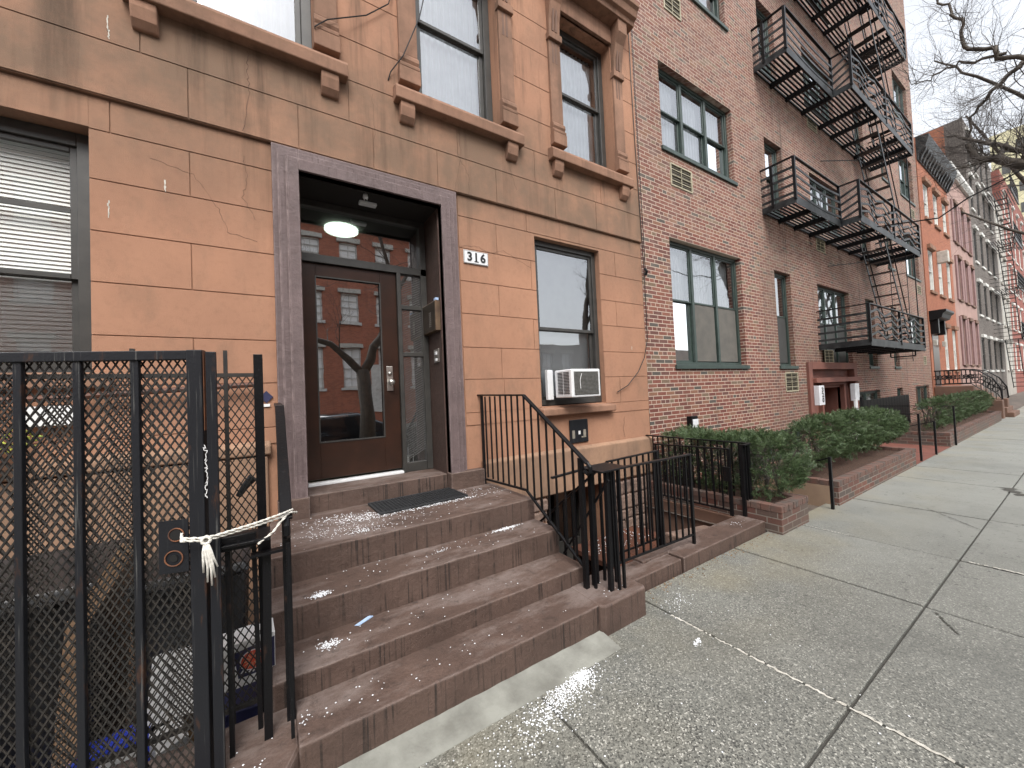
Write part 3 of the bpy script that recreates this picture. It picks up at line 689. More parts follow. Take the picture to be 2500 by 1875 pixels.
mb.build('cable', 'black_metal', label='loose black cable arcing from the top left window over the stucco', cat='cable')

# ------------------------------------------------------------------ stoop
st = thing('entrance_stoop', 'four dark brown painted stone steps with low end blocks leading to the door', 'stoop', (.87, 2.4, .1))
ZS = [.712, .547, .378, .273]; YS = [2.496, 2.205, 1.932, 1.675]
back = [3.30, 2.52, 2.23, 1.96]
def worn_slab(x0, x1, y0, y1, z0, z1, seed):
    rnd = random.Random(seed); mb = MB(); n = 24; xs = [x0+(x1-x0)*i/n for i in range(n+1)]
    top, bot = [], []
    for i, x in enumerate(xs):
        t = (x-x0)/(x1-x0); sag = .004*math.sin(t*math.pi)+rnd.uniform(-.0018, .0018)
        mb.v += [Vector((x, y0+rnd.uniform(-.0025, .0025), z0)), Vector((x, y0+rnd.uniform(-.0025, .0025), z1-sag)), Vector((x, y1, z1)), Vector((x, y1, z0))]
    for i in range(n):
        a = i*4; b = a+4
        for j in range(4): mb.f.append((a+j, b+j, b+(j+1) % 4, a+(j+1) % 4))
    mb.f.append((0, 1, 2, 3)); mb.f.append((n*4+3, n*4+2, n*4+1, n*4)); return mb
for i in range(4):
    x0, x1 = (-.02, 1.765) if i < 3 else (.062, 1.63)
    zb = (ZS[i+1]-.02) if i < 3 else .02
    worn_slab(x0, x1, YS[i], back[i], zb, ZS[i], i).build('step', 'stoop', st, bevel=.007, seg=3)
mb = MB(); mb.box(-.018, 1.763, 2.51, 3.25, -.75, .53); mb.box(-.018, 1.763, 2.21, 2.515, -.75, .36); mb.box(-.018, 1.763, 1.94, 2.215, -.75, .26)
mb.build('stoop_body', 'stoop', st)
mb = MB(); mb.prism([(1.615, 1.665), (1.64, 1.64), (2.0, 1.645), (2.02, 1.67), (2.02, 1.98), (1.62, 1.98)], 'z', .02, .277); mb.box(1.632, 2.012, 1.648, 1.98, .02, .115)
mb.build('end_block', 'stoop', st, bevel=.012, seg=3)
mb = MB(); mb.prism([(.07, 1.70), (.03, 1.62), (-.05, 1.575), (-.2, 1.565), (-.42, 1.58), (-.42, 1.98), (.075, 1.98)], 'z', .0, .262)
mb.build('end_block', 'stoop', st, bevel=.025, seg=3)
# coping walls in front of the areaways
mb = MB(); mb.box(2.022, 2.705, 1.855, 2.07, -.75, .192); mb.box(2.715, 4.04, 1.838, 2.09, -.75, .206); mb.box(2.4, 2.9, 1.98, 2.08, .15, .212)
mb.build('areaway_coping', 'stoop', label='low dark brown stone coping along the pavement right of the steps', cat='low wall', bevel=.009, seg=3)
mb = MB(); mb.box(4.04, 4.23, 2.09, 3.24, -.75, .17)
mb.build('areaway_edging', 'brown_wall', label='low brown edging under the iron fence beside the brick building', cat='low wall', bevel=.01)
mb = MB(); mb.box(-3.2, -.43, 1.80, 2.05, -.3, .24)
mb.build('yard_coping', 'stoop', label='low dark brown coping under the tall mesh fence left of the steps', cat='low wall', bevel=.01)
# stair hatch in the areaway
hb = thing('areaway_hatch', 'rust red board platform down in the areaway behind the iron railing', 'hatch', (3.1, 2.7, -.75))
mb = MB()
for i in range(6): mb.box(2.62+i*.17, 2.785+i*.17, 2.45, 3.08, -.12, -.07)
mb.build('boards', 'rust_wood', hb, bevel=.004); MB().box(2.62, 3.64, 2.47, 2.52, -.75, -.12).box(2.62, 3.64, 3.0, 3.05, -.75, -.12).build('support', 'rust_wood', hb)
hb = thing('areaway_steps', 'rust red steps going down into the areaway beside the stoop', 'steps', (2.3, 2.5, -.75))
for i in range(4): MB().box(2.12, 2.60, 2.10+i*.26, 2.38+i*.26, -.75, .0-i*.17).build('step', 'rust_wood', hb, bevel=.008)
mb = MB(); mb.prism([(3.3, .10), (4.0, .02), (4.0, -.75), (3.3, -.75)], 'y', 2.1, 2.45); mb.build('areaway_slope', 'stone', label='sloping stone cheek inside the areaway under the fence', cat='stone wall', bevel=.02)

# ------------------------------------------------------------------ railings
def rail_line(root, pts, w=.036, h=.012, name='handrail', mat='black_metal'):
    mb = MB()
    for a, b in zip(pts[:-1], pts[1:]): mb.bar(a, b, w, h)
    return mb.build(name, mat, root, bevel=.003)
def balusters(root, p0, p1, z0, z1, n, w=.013, name='baluster', mat='black_metal'):
    """n bars between p0 and p1; z0,z1 functions of t or numbers"""
    f = lambda z, t: z(t) if callable(z) else z
    for i in range(n):
        t = (i+.5)/n; x = p0[0]+(p1[0]-p0[0])*t; y = p0[1]+(p1[1]-p0[1])*t
        mb = MB(); mb.bar((x, y, f(z0, t)), (x+random.uniform(-.003, .003), y, f(z1, t)), w); mb.build(name, mat, root)
def lerp(knots):
    def g(t):
        for (a, va), (b, vb) in zip(knots[:-1], knots[1:]):
            if t <= b: return va+(vb-va)*(t-a)/(b-a)
        return knots[-1][1]
    return g
def stoop_rail(X, label, mirror=False):
    rt_ = thing('stoop_railing', label, 'railing', (X, 2.5, .27), 'railings of the stoop')
    rail_line(rt_, [(X, 3.26, 1.557), (X, 2.49, 1.54), (X, 1.80, 1.088)], .044 if mirror else .034, .014)
    if not mirror: rail_line(rt_, [(X, 3.20, .762), (X, 2.506, .786), (X, 1.86, .395)], .018, .018, 'bottom_rail')
    mb = MB(); mb.bar((X, 3.20, .715), (X, 3.20, 1.555), .022); mb.build('post', 'black_metal', rt_)
    mb = MB(); mb.bar((X, 1.862, .26), (X, 1.862, 1.115), .030); mb.build('post', 'black_metal', rt_)
    T = lambda y: 1.54 if y > 2.49 else 1.54-(2.49-y)*.655
    B = lambda y: .786 if y > 2.506 else .786-(2.506-y)*.605
    if not mirror:
        for i in range(14):
            y = 3.13-i*.0915; MB().bar((X, y, B(y)), (X, y, T(y)), .012).build('baluster', 'black_metal', rt_)
    else:
        for i in range(2): 
            y = 2.2-i*.5; MB().bar((X-.0, y, .3 if y<2.2 else .5), (X, y, T(y)), .012).build('baluster', 'black_metal', rt_)
    mb = MB(); mb.tube([(X, 1.80, 1.088), (X, 1.775, 1.065), (X, 1.775, 1.035), (X, 1.80, 1.02), (X, 1.83, 1.035)], .013, 8); mb.build('scroll_end', 'black_metal', rt_)
    return rt_
stoop_rail(1.70, 'black iron stair railing with balusters at the right side of the steps')
stoop_rail(.045, 'wide black handrail seen end-on at the left side of the steps', True)
# newel clusters with cap
def cluster(xs, cap, label):
    c = thing('newel_cluster', label, 'railing post', (sum(x for x, y in xs)/len(xs), 1.8, .275), 'clusters of bars under flat caps at the foot of the steps')
    MB().box(*cap, 1.035, 1.047).build('cap', 'black_metal', c, bevel=.003)
    for i, (x, y) in enumerate(xs): MB().bar((x, y, .262), (x+random.uniform(-.01, .01), y, 1.036), .028 if i == 0 else .016).build('bar', 'black_metal', c)
    return c
cluster([(1.800, 1.745), (1.742, 1.822), (1.85, 1.720), (1.892, 1.715), (1.865, 1.86), (1.80, 1.86), (1.91, 1.80), (1.76, 1.86)], (1.715, 1.965, 1.695, 1.90), 'cluster of black iron bars under a flat cap on the right end block')
cluster([(-.033, 1.812), (-.145, 1.795), (-.20, 1.79), (-.06, 1.88), (-.19, 1.88)], (-.21, -.01, 1.74, 1.90), 'cluster of black bars under a flat cap on the left end block')
# front panel on the right coping
fp = thing('areaway_railing', 'black iron railing panel on the coping in front of the areaway', 'railing', (2.5, 1.945, .2), 'railings around the areaway')
rail_line(fp, [(1.93, 1.945, .975), (3.035, 1.945, .965)], .034, .014); rail_line(fp, [(1.97, 1.945, .30), (3.03, 1.945, .285)], .016, .016, 'bottom_rail')
MB().bar((3.025, 1.945, .19), (3.025, 1.945, .965), .022).build('post', 'black_metal', fp)
balusters(fp, (2.0, 1.945), (3.0, 1.945), .29, .965, 12)
ip = thing('areaway_railing', 'second iron railing panel inside the areaway close to the brown wall', 'railing', (2.65, 2.3, -.1), 'railings around the areaway')
rail_line(ip, [(2.33, 2.25, .93), (2.345, 2.25, .955), (3.0, 2.25, .97)], .026, .014); rail_line(ip, [(2.33, 2.25, .18), (3.0, 2.25, .18)], .016, .016, 'bottom_rail')
balusters(ip, (2.36, 2.25), (3.0, 2.25), .18, .96, 8)
MB().bar((2.99, 2.25, -.1), (2.99, 2.25, .97), .03).build('post', 'black_metal', ip)
sr = thing('areaway_stair_railing', 'iron handrail sloping down into the areaway beside the stoop', 'railing', (1.9, 2.3, -.5), 'railings around the areaway')
rail_line(sr, [(1.93, 1.93, 1.0), (1.93, 3.05, .15)], .026, .014); rail_line(sr, [(1.93, 1.93, .25), (1.93, 3.05, -.55)], .018, .018, 'bottom_rail')
balusters(sr, (1.93, 1.98), (1.93, 3.0), lerp([(0, .22), (1, -.53)]), lerp([(0, .96), (1, .18)]), 10)
rail_line(sr, [(1.80, 1.72, .98), (1.80, 2.20, .36)], .014, .014, 'brace'); rail_line(sr, [(1.60, 2.05, .97), (1.95, 2.05, .99)], .026, .014, 'crossbar')
# fence along the brick building side
sf = thing('iron_fence', 'black iron fence running from the pavement to the seam between the two buildings', 'fence', (4.15, 2.6, .17), 'railings around the areaway')
rail_line(sf, [(4.15, 3.26, .935), (4.15, 1.99, .935), (4.02, 1.99, .93)], .034, .014); rail_line(sf, [(4.15, 3.24, .23), (4.15, 2.0, .23)], .016, .016, 'bottom_rail')
balusters(sf, (4.15, 3.2), (4.15, 2.06), .23, .93, 15)
for (x, y) in ((4.15, 2.01), (4.04, 2.02)): MB().bar((x, y, .16), (x, y, .935), .03).build('post', 'black_metal', sf)
for (x, y) in ((4.12, 2.0), (4.09, 2.03), (4.07, 2.0), (4.145, 2.06)): MB().bar((x, y, .19), (x, y, .93), .014).build('baluster', 'black_metal', sf)
gl_ = thing('iron_gate', 'narrow black iron gate leaf standing open against the fence by the hedge', 'gate', (3.98, 2.5, .2))
rail_line(gl_, [(3.98, 3.02, .86), (3.98, 2.11, .885)], .028, .014); rail_line(gl_, [(3.98, 3.0, .25), (3.98, 2.12, .25)], .016, .016, 'bottom_rail')
balusters(gl_, (3.98, 2.95), (3.98, 2.16), .25, .87, 9)
MB().bar((3.98, 2.12, .2), (3.98, 2.12, .885), .028).build('stile', 'black_metal', gl_); MB().bar((3.98, 3.0, .2), (3.98, 3.0, .865), .022).build('stile', 'black_metal', gl_)
MB().box(3.955, 3.975, 2.10, 2.18, .55, .70).build('lock_box', 'black_metal', gl_, bevel=.004)

# ------------------------------------------------------------------ big mesh gate, left
def mesh_panel(P, U, Wd, z0, z1, root, cw=.0258, ch=.042, th=.0052, mat='mesh_metal', off=0.):
    """expanded-metal lattice: strands on both diagonals, clipped to the panel"""
    P = Vector(P); U = Vector(U).normalized(); mb = MB(); s = ch/cw; Hh = z1-z0
    nrm = U.cross(Vector((0, 0, 1)))
    for sg_ in (1, -1):
        c0 = -Hh if sg_ == 1 else 0; c = math.floor((-s*Wd if sg_ == 1 else 0)/ch)*ch
        cmax = Hh if sg_ == 1 else Hh+s*Wd
        while c < cmax:
            pts = []        # line v = sg*s*u + c
            ua = max(0, ((0-c)/(sg_*s)) if sg_ == 1 else ((Hh-c)/(sg_*s))); ub = min(Wd, ((Hh-c)/(sg_*s)) if sg_ == 1 else ((0-c)/(sg_*s)))
            if ub-ua > .004:
                a = P+U*ua+Vector((0, 0, z0+sg_*s*ua+c)); b = P+U*ub+Vector((0, 0, z0+sg_*s*ub+c))
                o_ = nrm*(.0012*sg_); mb.bar(a+o_, b+o_, th, .0022, upv=nrm)
            c += ch
    return mb.build('mesh_infill', mat, root)
ga = R(162); U = Vector((math.cos(ga), math.sin(ga), 0)); GP = Vector((-.221, 1.757, 0)); GW = .92
gt = thing('tall_mesh_gate', 'tall black steel gate with diamond mesh standing ajar at the far left', 'gate', (GP.x, GP.y, .12))
at = lambda u, z: GP+U*u+Vector((0, 0, z))
mb = MB(); mb.bar(at(0, .12), at(0, 1.76), .048, .030, upv=U.cross(Vector((0, 0, 1)))); mb.build('stile', 'gate_metal', gt, bevel=.003)
mb = MB(); mb.bar(at(.022, 1.742), at(GW, 1.742), .03, .033); mb.build('top_rail', 'gate_metal', gt, bevel=.003)
mb = MB(); mb.bar(at(.022, .16), at(GW, .16), .03, .04); mb.build('bottom_rail', 'gate_metal', gt, bevel=.003)
for u in (.178, .338, .492, .655, .81): MB().bar(at(u, .18), at(u, 1.727), .022, .016, upv=U.cross(Vector((0, 0, 1)))).build('bar', 'gate_metal', gt, bevel=.002)
mesh_panel(at(.024, 0)+Vector((.004, .013, 0)), U, GW-.03, .18, 1.727, gt)
n_ = Vector((0, 0, 1)).cross(U)
mb = MB(); p = at(.026, 1.72)-n_*0; mb.bar(at(-.0, 1.47)+Vector((.008, -.0265, 0))*0+U*(-.0262), at(0, 1.757)+U*(-.0262), .018, .002, upv=U); mb.build('rust_patch', 'rust', gt)
lk = MB(); a0, a1 = .026, .112; yv = Vector((-.0055, -.017, 0))
LP = [(a0, .985), (a1, .985), (a1, 1.165), (a0, 1.165)]
lk.hull8([at(u, z)+yv for u, z in LP], [at(u, z)+yv*.7 for u, z in LP]); lkp = lk.build('lock_plate', 'gate_metal', gt)
mb = MB()
for (u, z, r) in ((.060, 1.115, .022), (.068, 1.035, .026)):
    cen = at(u, z)+yv*1.15; k = 20; pts = [cen+U*(r*math.cos(2*math.pi*i/k))+Vector((0, 0, r*math.sin(2*math.pi*i/k))) for i in range(k+1)]
    mb.tube(pts, .0022, 6, False)
mb.build('lock_ring', 'rust', lkp)
mb = MB()
for (u, z, r) in ((.060, 1.115, .018), (.068, 1.035, .012)): mb.cyl(at(u, z)+yv*1.05, at(u, z)+yv*1.2, r, 16)
mb.build('lock_hole', 'black_print', lkp)
# graffiti scribble on the gate post
mb = MB(); rnd = random.Random(3); pts = []
for i in range(46):
    t = i/45; z = 1.42-.185*t; pts.append(Vector((-.196+(rnd.uniform(-.006, .006) if i < 34 else .003*math.sin(i)), 1.7215, z+rnd.uniform(-.006, .006))))
fpst = thing('mesh_fence', 'black fixed mesh fence panel between the tall gate and the stoop rail', 'fence', (-.15, 1.95, .24))
MB().bar((-.176, 1.735, .14), (-.176, 1.735, 1.752), .030, .024).build('post', 'gate_metal', fpst, bevel=.002)
mb = MB()
for a, b in zip(pts[:-1], pts[1:]): mb.bar(a, b, .0022, .0014, upv=(0, 1, 0))
mb.build('scribble', 'paper', fpst)
MB().bar((-.04, 2.0, .24), (-.04, 2.0, 1.775), .034).build('post', 'black_metal', fpst, bevel=.002)
mb = MB(); mb.bar((-1.4, 2.0, 1.685), (-.05, 2.0, 1.685), .016, .016); mb.build('top_rail', 'mesh_metal', fpst)
MB().bar((-1.4, 2.0, .30), (-.05, 2.0, .30), .016, .016).build('bottom_rail', 'mesh_metal', fpst)
for x in (-.155, -.44, -.78, -1.1): MB().bar((x, 2.0, .24), (x, 2.0, 1.79), .014).build('picket', 'mesh_metal', fpst)
mesh_panel((-1.4, 2.004, 0), (1, 0, 0), 1.35, .30, 1.68, fpst, cw=.028, ch=.046, th=.0046)
# lock bar between gate post and stoop post
lb = thing('latch_bar', 'thick black steel bar joining the gate post to the stoop handrail post', 'latch bar', (-.1, 1.77, 1.0))
MB().box(-.185, -.055, 1.755, 1.80, 1.02, 1.075).build('bar', 'black_metal', lb, bevel=.004)
MB().box(-.075, .03, 1.76, 1.80, .975, .985).build('bracket', 'black_metal', lb)
# rope
rp = thing('rope_tie', 'white cotton rope tying the gate to the stoop handrail with a frayed knot', 'rope', (-.15, 1.72, 1.0))
def twist(pts, r=.0045, seed=0):
    """two-strand rope through points"""
    P = []; rnd = random.Random(seed)
    for a, b in zip(pts[:-1], pts[1:]):
        a, b = Vector(a), Vector(b); n = max(3, int((b-a).length/.006))
        P += [a+(b-a)*i/n for i in range(n)]
    P.append(Vector(pts[-1])); mb = MB()
    for ph in (0, math.pi):
        Q = []
        for i, p in enumerate(P):
            d = (P[min(i+1, len(P)-1)]-P[max(i-1, 0)]).normalized(); a = d.cross(Vector((.1, .3, 1))).normalized(); b = d.cross(a)
            w = i*.9+ph; Q.append(p+(a*math.cos(w)+b*math.sin(w))*r*.5)
        mb.tube(Q, r*.62, 5)
    return mb
yr = 1.70
twist([(-.268, 1.75, 1.118), (-.262, yr, 1.105), (-.20, 1.698, 1.092), (-.165, 1.705, 1.094), (-.05, 1.73, 1.103), (.03, 1.775, 1.106), (.062, 1.80, 1.112), (.085, 1.85, 1.095)]).build('strand', 'rope', rp, smooth=True)
twist([(-.264, 1.705, 1.112), (-.20, 1.695, 1.102), (-.165, 1.70, 1.103), (-.05, 1.728, 1.113), (.04, 1.77, 1.122), (.07, 1.83, 1.115)], seed=1).build('strand', 'rope', rp, smooth=True)
twist([(.045, 1.775, 1.108), (.02, 1.765, 1.085), (.0, 1.75, 1.062), (-.05, 1.74, 1.03)], seed=2).build('loose_end', 'rope', rp, smooth=True)
kb = MB()
for i in range(4):
    a = i*.8; kb.tube([(-.196+.012*math.cos(t+a), 1.69+.006*math.sin(t*2), 1.095+.012*math.sin(t+a)) for t in [j*.7 for j in range(9)]], .0045, 6)
kb.build('knot', 'rope', rp, smooth=True)
tb = MB()
for i, (dx, ln) in enumerate(((-.014, .10), (-.006, .135), (.003, .15), (.01, .125), (.016, .09))):
    tb.tube([(-.196+dx*.2, 1.688, 1.088), (-.194+dx*.7, 1.683, 1.06), (-.190+dx+.004*math.sin(i), 1.685, 1.088-ln*.6), (-.186+dx*1.3, 1.687, 1.088-ln)], [.0042, .0042, .004, .0028], 6)
tb.build('tassel', 'rope', rp, smooth=True)

# ------------------------------------------------------------------ things in the left yard
def bin_(x, y, w, dpt, h, label, tilt=0):
    b = thing('rubbish_bin', label, 'bin', (x, y, -.12), 'black bins behind the mesh fence')
    mb = MB(); z0 = -.12
    mb.hull8([(x-w*.42, y-dpt*.42, z0), (x+w*.42, y-dpt*.42, z0), (x+w*.42, y+dpt*.42, z0), (x-w*.42, y+dpt*.42, z0)], [(x-w/2, y-dpt/2, h-.06), (x+w/2, y-dpt/2, h-.06), (x+w/2, y+dpt/2, h-.06), (x-w/2, y+dpt/2, h-.06)])
    mb.build('body', 'bin', b, bevel=.02)
    lid = MB(); lid.hull8([(x-w*.54, y-dpt*.54, h-.06), (x+w*.54, y-dpt*.54, h-.06), (x+w*.54, y+dpt*.54, h-.06), (x-w*.54, y+dpt*.54, h-.06)], [(x-w*.5, y-dpt*.5, h-.015), (x+w*.5, y-dpt*.5, h-.015), (x+w*.46, y+dpt*.46, h+.02+tilt), (x-w*.46, y+dpt*.46, h+.02+tilt)])
    lid.build('lid', 'bin', b, bevel=.012)
    MB().bar((x-w*.3, y-dpt*.58, h-.05), (x+w*.3, y-dpt*.58, h-.05), .018).build('handle', 'bin', b)
bin_(-.33, 2.58, .42, .5, .80, 'black wheeled bin nearest the stoop behind the mesh')
bin_(-.86, 2.5, .5, .55, .88, 'black wheeled bin in the middle behind the mesh gate, with a board leaning on it')
bin_(-1.48, 2.45, .5, .55, .84, 'leftmost black wheeled bin behind the mesh gate')
bd_ = MB(); bd_.bar((-.475, 2.08, 1.03), (-.625, 2.10, .76), .055, .02, upv=(0, 1, 0)); bd_.bar((-.62, 2.10, .78), (-.70, 2.14, -.10), .06, .02, upv=(0, 1, 0))
bd_.build('bent_board', 'pale_wood', label='long bent strip of pale wood leaning behind the mesh gate', cat='board')
def carton(name, label, c, sx, sy, sz, rz, ry, mat, extra=None, group=None):
    o = thing(name, label, 'box', c, group); o.rotation_euler = (ry, 0, rz)
    mb = MB(); cx, cy_, cz = c; mb.box(cx-sx/2, cx+sx/2, cy_-sy/2, cy_+sy/2, cz, cz+sz); b = mb.build('carton', mat, o, bevel=.003)
    return o
yb = carton('cardboard_box', 'white and navy box with a big orange-red disc, lying tilted by the stoop', (-.105, 2.12, .345), .19, .10, .21, R(4), R(10), 'paper')
c0 = Vector((-.105, 2.12, .345)); yf = c0.y-.0515
MB().q((c0.x-.04, yf, c0.z+.045), (c0.x+.093, yf, c0.z+.045), (c0.x+.093, yf, c0.z+.19), (c0.x-.055, yf, c0.z+.17)).build('navy_print', 'navy', yb)
mb = MB(); mb.cyl((c0.x+.012, yf-.001, c0.z+.115), (c0.x+.012, yf-.0005, c0.z+.115), .047, 32); mb.build('white_ring', 'paper', yb)
mb = MB(); mb.cyl((c0.x+.012, yf-.002, c0.z+.115), (c0.x+.012, yf-.001, c0.z+.115), .042, 32); mb.build('red_disc', 'red_print', yb)
for i in range(12):
    a = i*math.pi/6; MB().bar((c0.x+.012+.012*math.cos(a), yf-.003, c0.z+.115+.012*math.sin(a)), (c0.x+.012+.036*math.cos(a), yf-.003, c0.z+.115+.036*math.sin(a)), .003, .001, upv=(0, 1, 0)).build('ray_print', 'pale_wood', yb)
for i in range(8):
    MB().bar((c0.x-.03+i*.014, yf-.001, c0.z+.055+.012*abs(3.5-i)/3.5), (c0.x-.022+i*.014, yf-.001, c0.z+.066+.012*abs(3.5-i)/3.5), .005, .0006, upv=(0, 1, 0)).build('small_print', 'paper', yb)
b2_ = carton('cardboard_box', 'navy carton under the box with the orange-red disc', (-.10, 2.2, .05), .22, .2, .19, R(-8), R(6), 'navy')
b3_ = carton('cardboard_box', 'torn white carton standing behind the lower middle of the gate', (-.37, 2.2, .24), .17, .10, .25, R(-6), R(-22), 'paper')
b5_ = carton('cardboard_box', 'crumpled white paper carton low behind the gate, right of the blue pack', (-.40, 2.16, .10), .10, .10, .15, R(25), R(24), 'paper')
b4_ = carton('drinks_pack', 'blue and white drinks pack lowest behind the mesh gate', (-.55, 2.15, .09), .22, .12, .17, R(8), R(-8), 'blue_print')
MB().box(-.58, -.47, 2.085, 2.0895, .14, .22).build('white_patch', 'paper', b4_)
b6_ = carton('drinks_pack', 'second blue and white pack at the bottom left behind the gate', (-.80, 2.14, .02), .22, .14, .12, R(-4), R(5), 'blue_print')
MB().box(-.87, -.75, 2.065, 2.0695, .04, .12).build('white_patch', 'paper', b6_)
b7_ = carton('cardboard_box', 'flattened brown cardboard behind the white cartons', (-.24, 2.26, .0), .3, .05, .3, R(12), R(-20), 'cardboard')
ws = thing('white_notice_board', 'blank white board fixed to the wall behind the gate mesh', 'board', (-1.05, 3.2, 1.48)); MB().box(-1.16, -.95, 3.19, 3.21, 1.49, 1.60).build('panel', 'paper', ws)
ws = thing('white_notice_board', 'larger blank white board at the far left edge behind the gate mesh', 'board', (-1.4, 3.1, 1.3)); MB().box(-1.6, -1.20, 3.10, 3.12, 1.30, 1.63).build('panel', 'paper', ws)
mb = MB(); mb.tube([(-2.2, 3.19, 1.62), (-1.0, 3.19, 1.645), (-.09, 3.19, 1.70)], .018, 8); mb.build('rusty_pipe', 'rust_wood', label='rusty red pipe along the stucco behind the mesh fence', cat='pipe')
mb = MB()
for i in range(40):
    x = -1.2+random.uniform(-.06, .14); z = 1.42+random.uniform(-.04, .04); mb.bar((x, 3.12, z), (x+random.uniform(-.03, .03), 3.1+random.uniform(-.02, .02), z+random.uniform(-.02, .03)), .012, .003)
mb.build('plant_sprig', simple('yellow_leaf', (.55, .55, .08), (.2, .3, .05), 30, .7), label='little yellow-green sprig of leaves behind the gate mesh', cat='plant')
dv = thing('black_flashlight', 'small black tube-shaped gadget hanging on the fence panel beside the stoop', 'gadget', (-.09, 2.06, 1.15))
MB().tube([(-.125, 2.05, 1.16), (-.10, 2.05, 1.20), (-.07, 2.05, 1.235)], [.012, .016, .02], 10).build('body', 'rubber', dv)

# ------------------------------------------------------------------ doormat, salt, litter
mt = thing('doormat', 'black perforated rubber mat lying on the top landing', 'doormat', (1.0, 3.08, .712))
mt.rotation_euler = (0, 0, R(2))
mb = MB(); x0, x1, y0, y1, z = .66, 1.36, 2.90, 3.235, .7125
n, k = 26, 12
for i in range(n+1): x = x0+(x1-x0)*i/n; mb.box(x-.0045, x+.0045, y0, y1, z, z+.014)
mb.build('rib', 'rubber', mt)
mb = MB()
for j in range(k+1): y = y0+(y1-y0)*j/k; mb.box(x0, x1, y-.0045, y+.0045, z, z+.0125)
mb.build('cross_rib', 'rubber', mt); mb = MB(); ring2 = [(x0-.01, x1+.01, y0-.012, y0+.004), (x0-.01, x1+.01, y1-.004, y1+.012), (x0-.012, x0+.004, y0, y1), (x1-.004, x1+.012, y0, y1)]
for a, b, c, e in ring2: mb.box(a, b, c, e, z, z+.016)
mb.build('border', 'rubber', mt, bevel=.003)
rnd = random.Random(11)
def grains(mb, cx, cy_, z, sx, sy, n, rot=0., r=(.0022, .0048), gauss=True, clip=None):
    for _ in range(n):
        u, v = (rnd.gauss(0, 1)*sx, rnd.gauss(0, 1)*sy) if gauss else (rnd.uniform(-1, 1)*sx, rnd.uniform(-1, 1)*sy)
        x = cx+u*math.cos(rot)-v*math.sin(rot); y = cy_+u*math.sin(rot)+v*math.cos(rot)
        if clip and not (clip[0] < x < clip[1] and clip[2] < y < clip[3]): continue
        s = rnd.uniform(*r); b = len(mb.v)
        mb.v += [Vector(p) for p in ((x+s, y, z+s*.4), (x, y+s, z+s*.5), (x-s, y+s*.2, z+s*.4), (x-s*.1, y-s, z+s*.4), (x, y, z+s*1.2), (x, y, z))]
        for f in ((0, 1, 4), (1, 2, 4), (2, 3, 4), (3, 0, 4), (1, 0, 5), (2, 1, 5), (3, 2, 5), (0, 3, 5)): mb.f.append(tuple(b+i for i in f))
mb = MB(); L = (.0, 1.74, 2.50, 3.17)
z = .7125
grains(mb, .98, 2.86, z, .30, .018, 330, .02, clip=L); grains(mb, .55, 2.93, z, .16, .05, 260, -.1, clip=L); grains(mb, .42, 2.70, z, .22, .07, 240, -.2, (.002, .004), clip=L)
grains(mb, .5, 2.62, z, .03, .02, 50, clip=L); grains(mb, .35, 3.05, z, .15, .05, 90, clip=L); grains(mb, .9, 2.8, z, .5, .15, 120, clip=(0, 1.74, 2.5, 2.88)); grains(mb, 1.5, 3.05, z, .12, .08, 60, clip=(1.37, 1.74, 2.5, 3.17))
z = .548
grains(mb, 1.47, 2.46, z, .055, .010, 230, .05, clip=(0, 1.75, 2.21, 2.494)); grains(mb, .2, 2.255, z, .022, .018, 190, clip=(.05, 1.75, 2.21, 2.494)); grains(mb, .92, 2.38, z, .03, .012, 22, clip=(.05, 1.75, 2.21, 2.494)); grains(mb, .85, 2.35, z, .5, .09, 70, clip=(.05, 1.75, 2.21, 2.494))
z = .379
grains(mb, .215, 2.075, z, .022, .016, 130, clip=(.05, 1.75, 1.94, 2.2)); grains(mb, .6, 2.07, z, .4, .06, 40, clip=(.05, 1.75, 1.94, 2.2))
z = .274
grains(mb, .5, 1.8, z, .5, .05, 60, clip=(.07, 1.6, 1.69, 1.92)); grains(mb, .09, 1.8, z, .03, .03, 20, clip=(.07, 1.6, 1.69, 1.92)); grains(mb, -.13, 1.72, .263, .06, .06, 25, clip=(-.4, .0, 1.6, 1.9))
z = GZ+.0025
grains(mb, 1.20, 1.485, z, .15, .035, 900, .33, clip=(.5, 1.6, 1.2, 1.52)); grains(mb, .9, 1.42, z, .25, .07, 150, .2, clip=(.3, 1.6, 1.1, 1.52)); grains(mb, 1.30, 1.50, z, .035, .03, 260, .5, clip=(.5, 1.6, 1.2, 1.6)); grains(mb, 1.15, 1.42, z, .2, .06, 200, .2, clip=(.5, 1.6, 1.2, 1.52))
grains(mb, 2.27, 1.62, z, .09, .05, 70, .3); grains(mb, 2.0, 1.3, z, .02, .01, 30, .3, (.004, .008)); grains(mb, 1.5, 1.0, z, 1.0, .5, 60, 0, (.002, .005), False)
grains(mb, 3.75, 1.96, .2085, .05, .03, 22); grains(mb, 3.0, 2.85, -.069, .35, .10, 160, .1, (.004, .008), clip=(2.63, 3.62, 2.5, 3.07)); grains(mb, 1.80, 1.8, .279, .08, .08, 20, clip=(1.65, 1.98, 1.66, 1.93))
mb.build('scattered_salt', 'salt', label='white de-icing salt grains scattered on the steps and pavement', kind='stuff')
mb = MB(); mb.cyl((.625, 1.36, GZ+.006), (.665, 1.335, GZ+.006), .004, 8); mb.build('cigarette_butt', 'yellow', label='orange cigarette butt on the pavement in front of the steps', cat='cigarette butt')
mb = MB(); mb.hull8([(.345, 2.165, .3795), (.365, 2.15, .3795), (.445, 2.19, .3795), (.425, 2.206, .3795)], [(.345, 2.165, .3805), (.365, 2.15, .3815), (.445, 2.19, .3855), (.425, 2.206, .3845)]); mb.build('paper_slip', 'bluepaper', label='small pale blue paper slip on the third step down', cat='paper')
mb = MB()
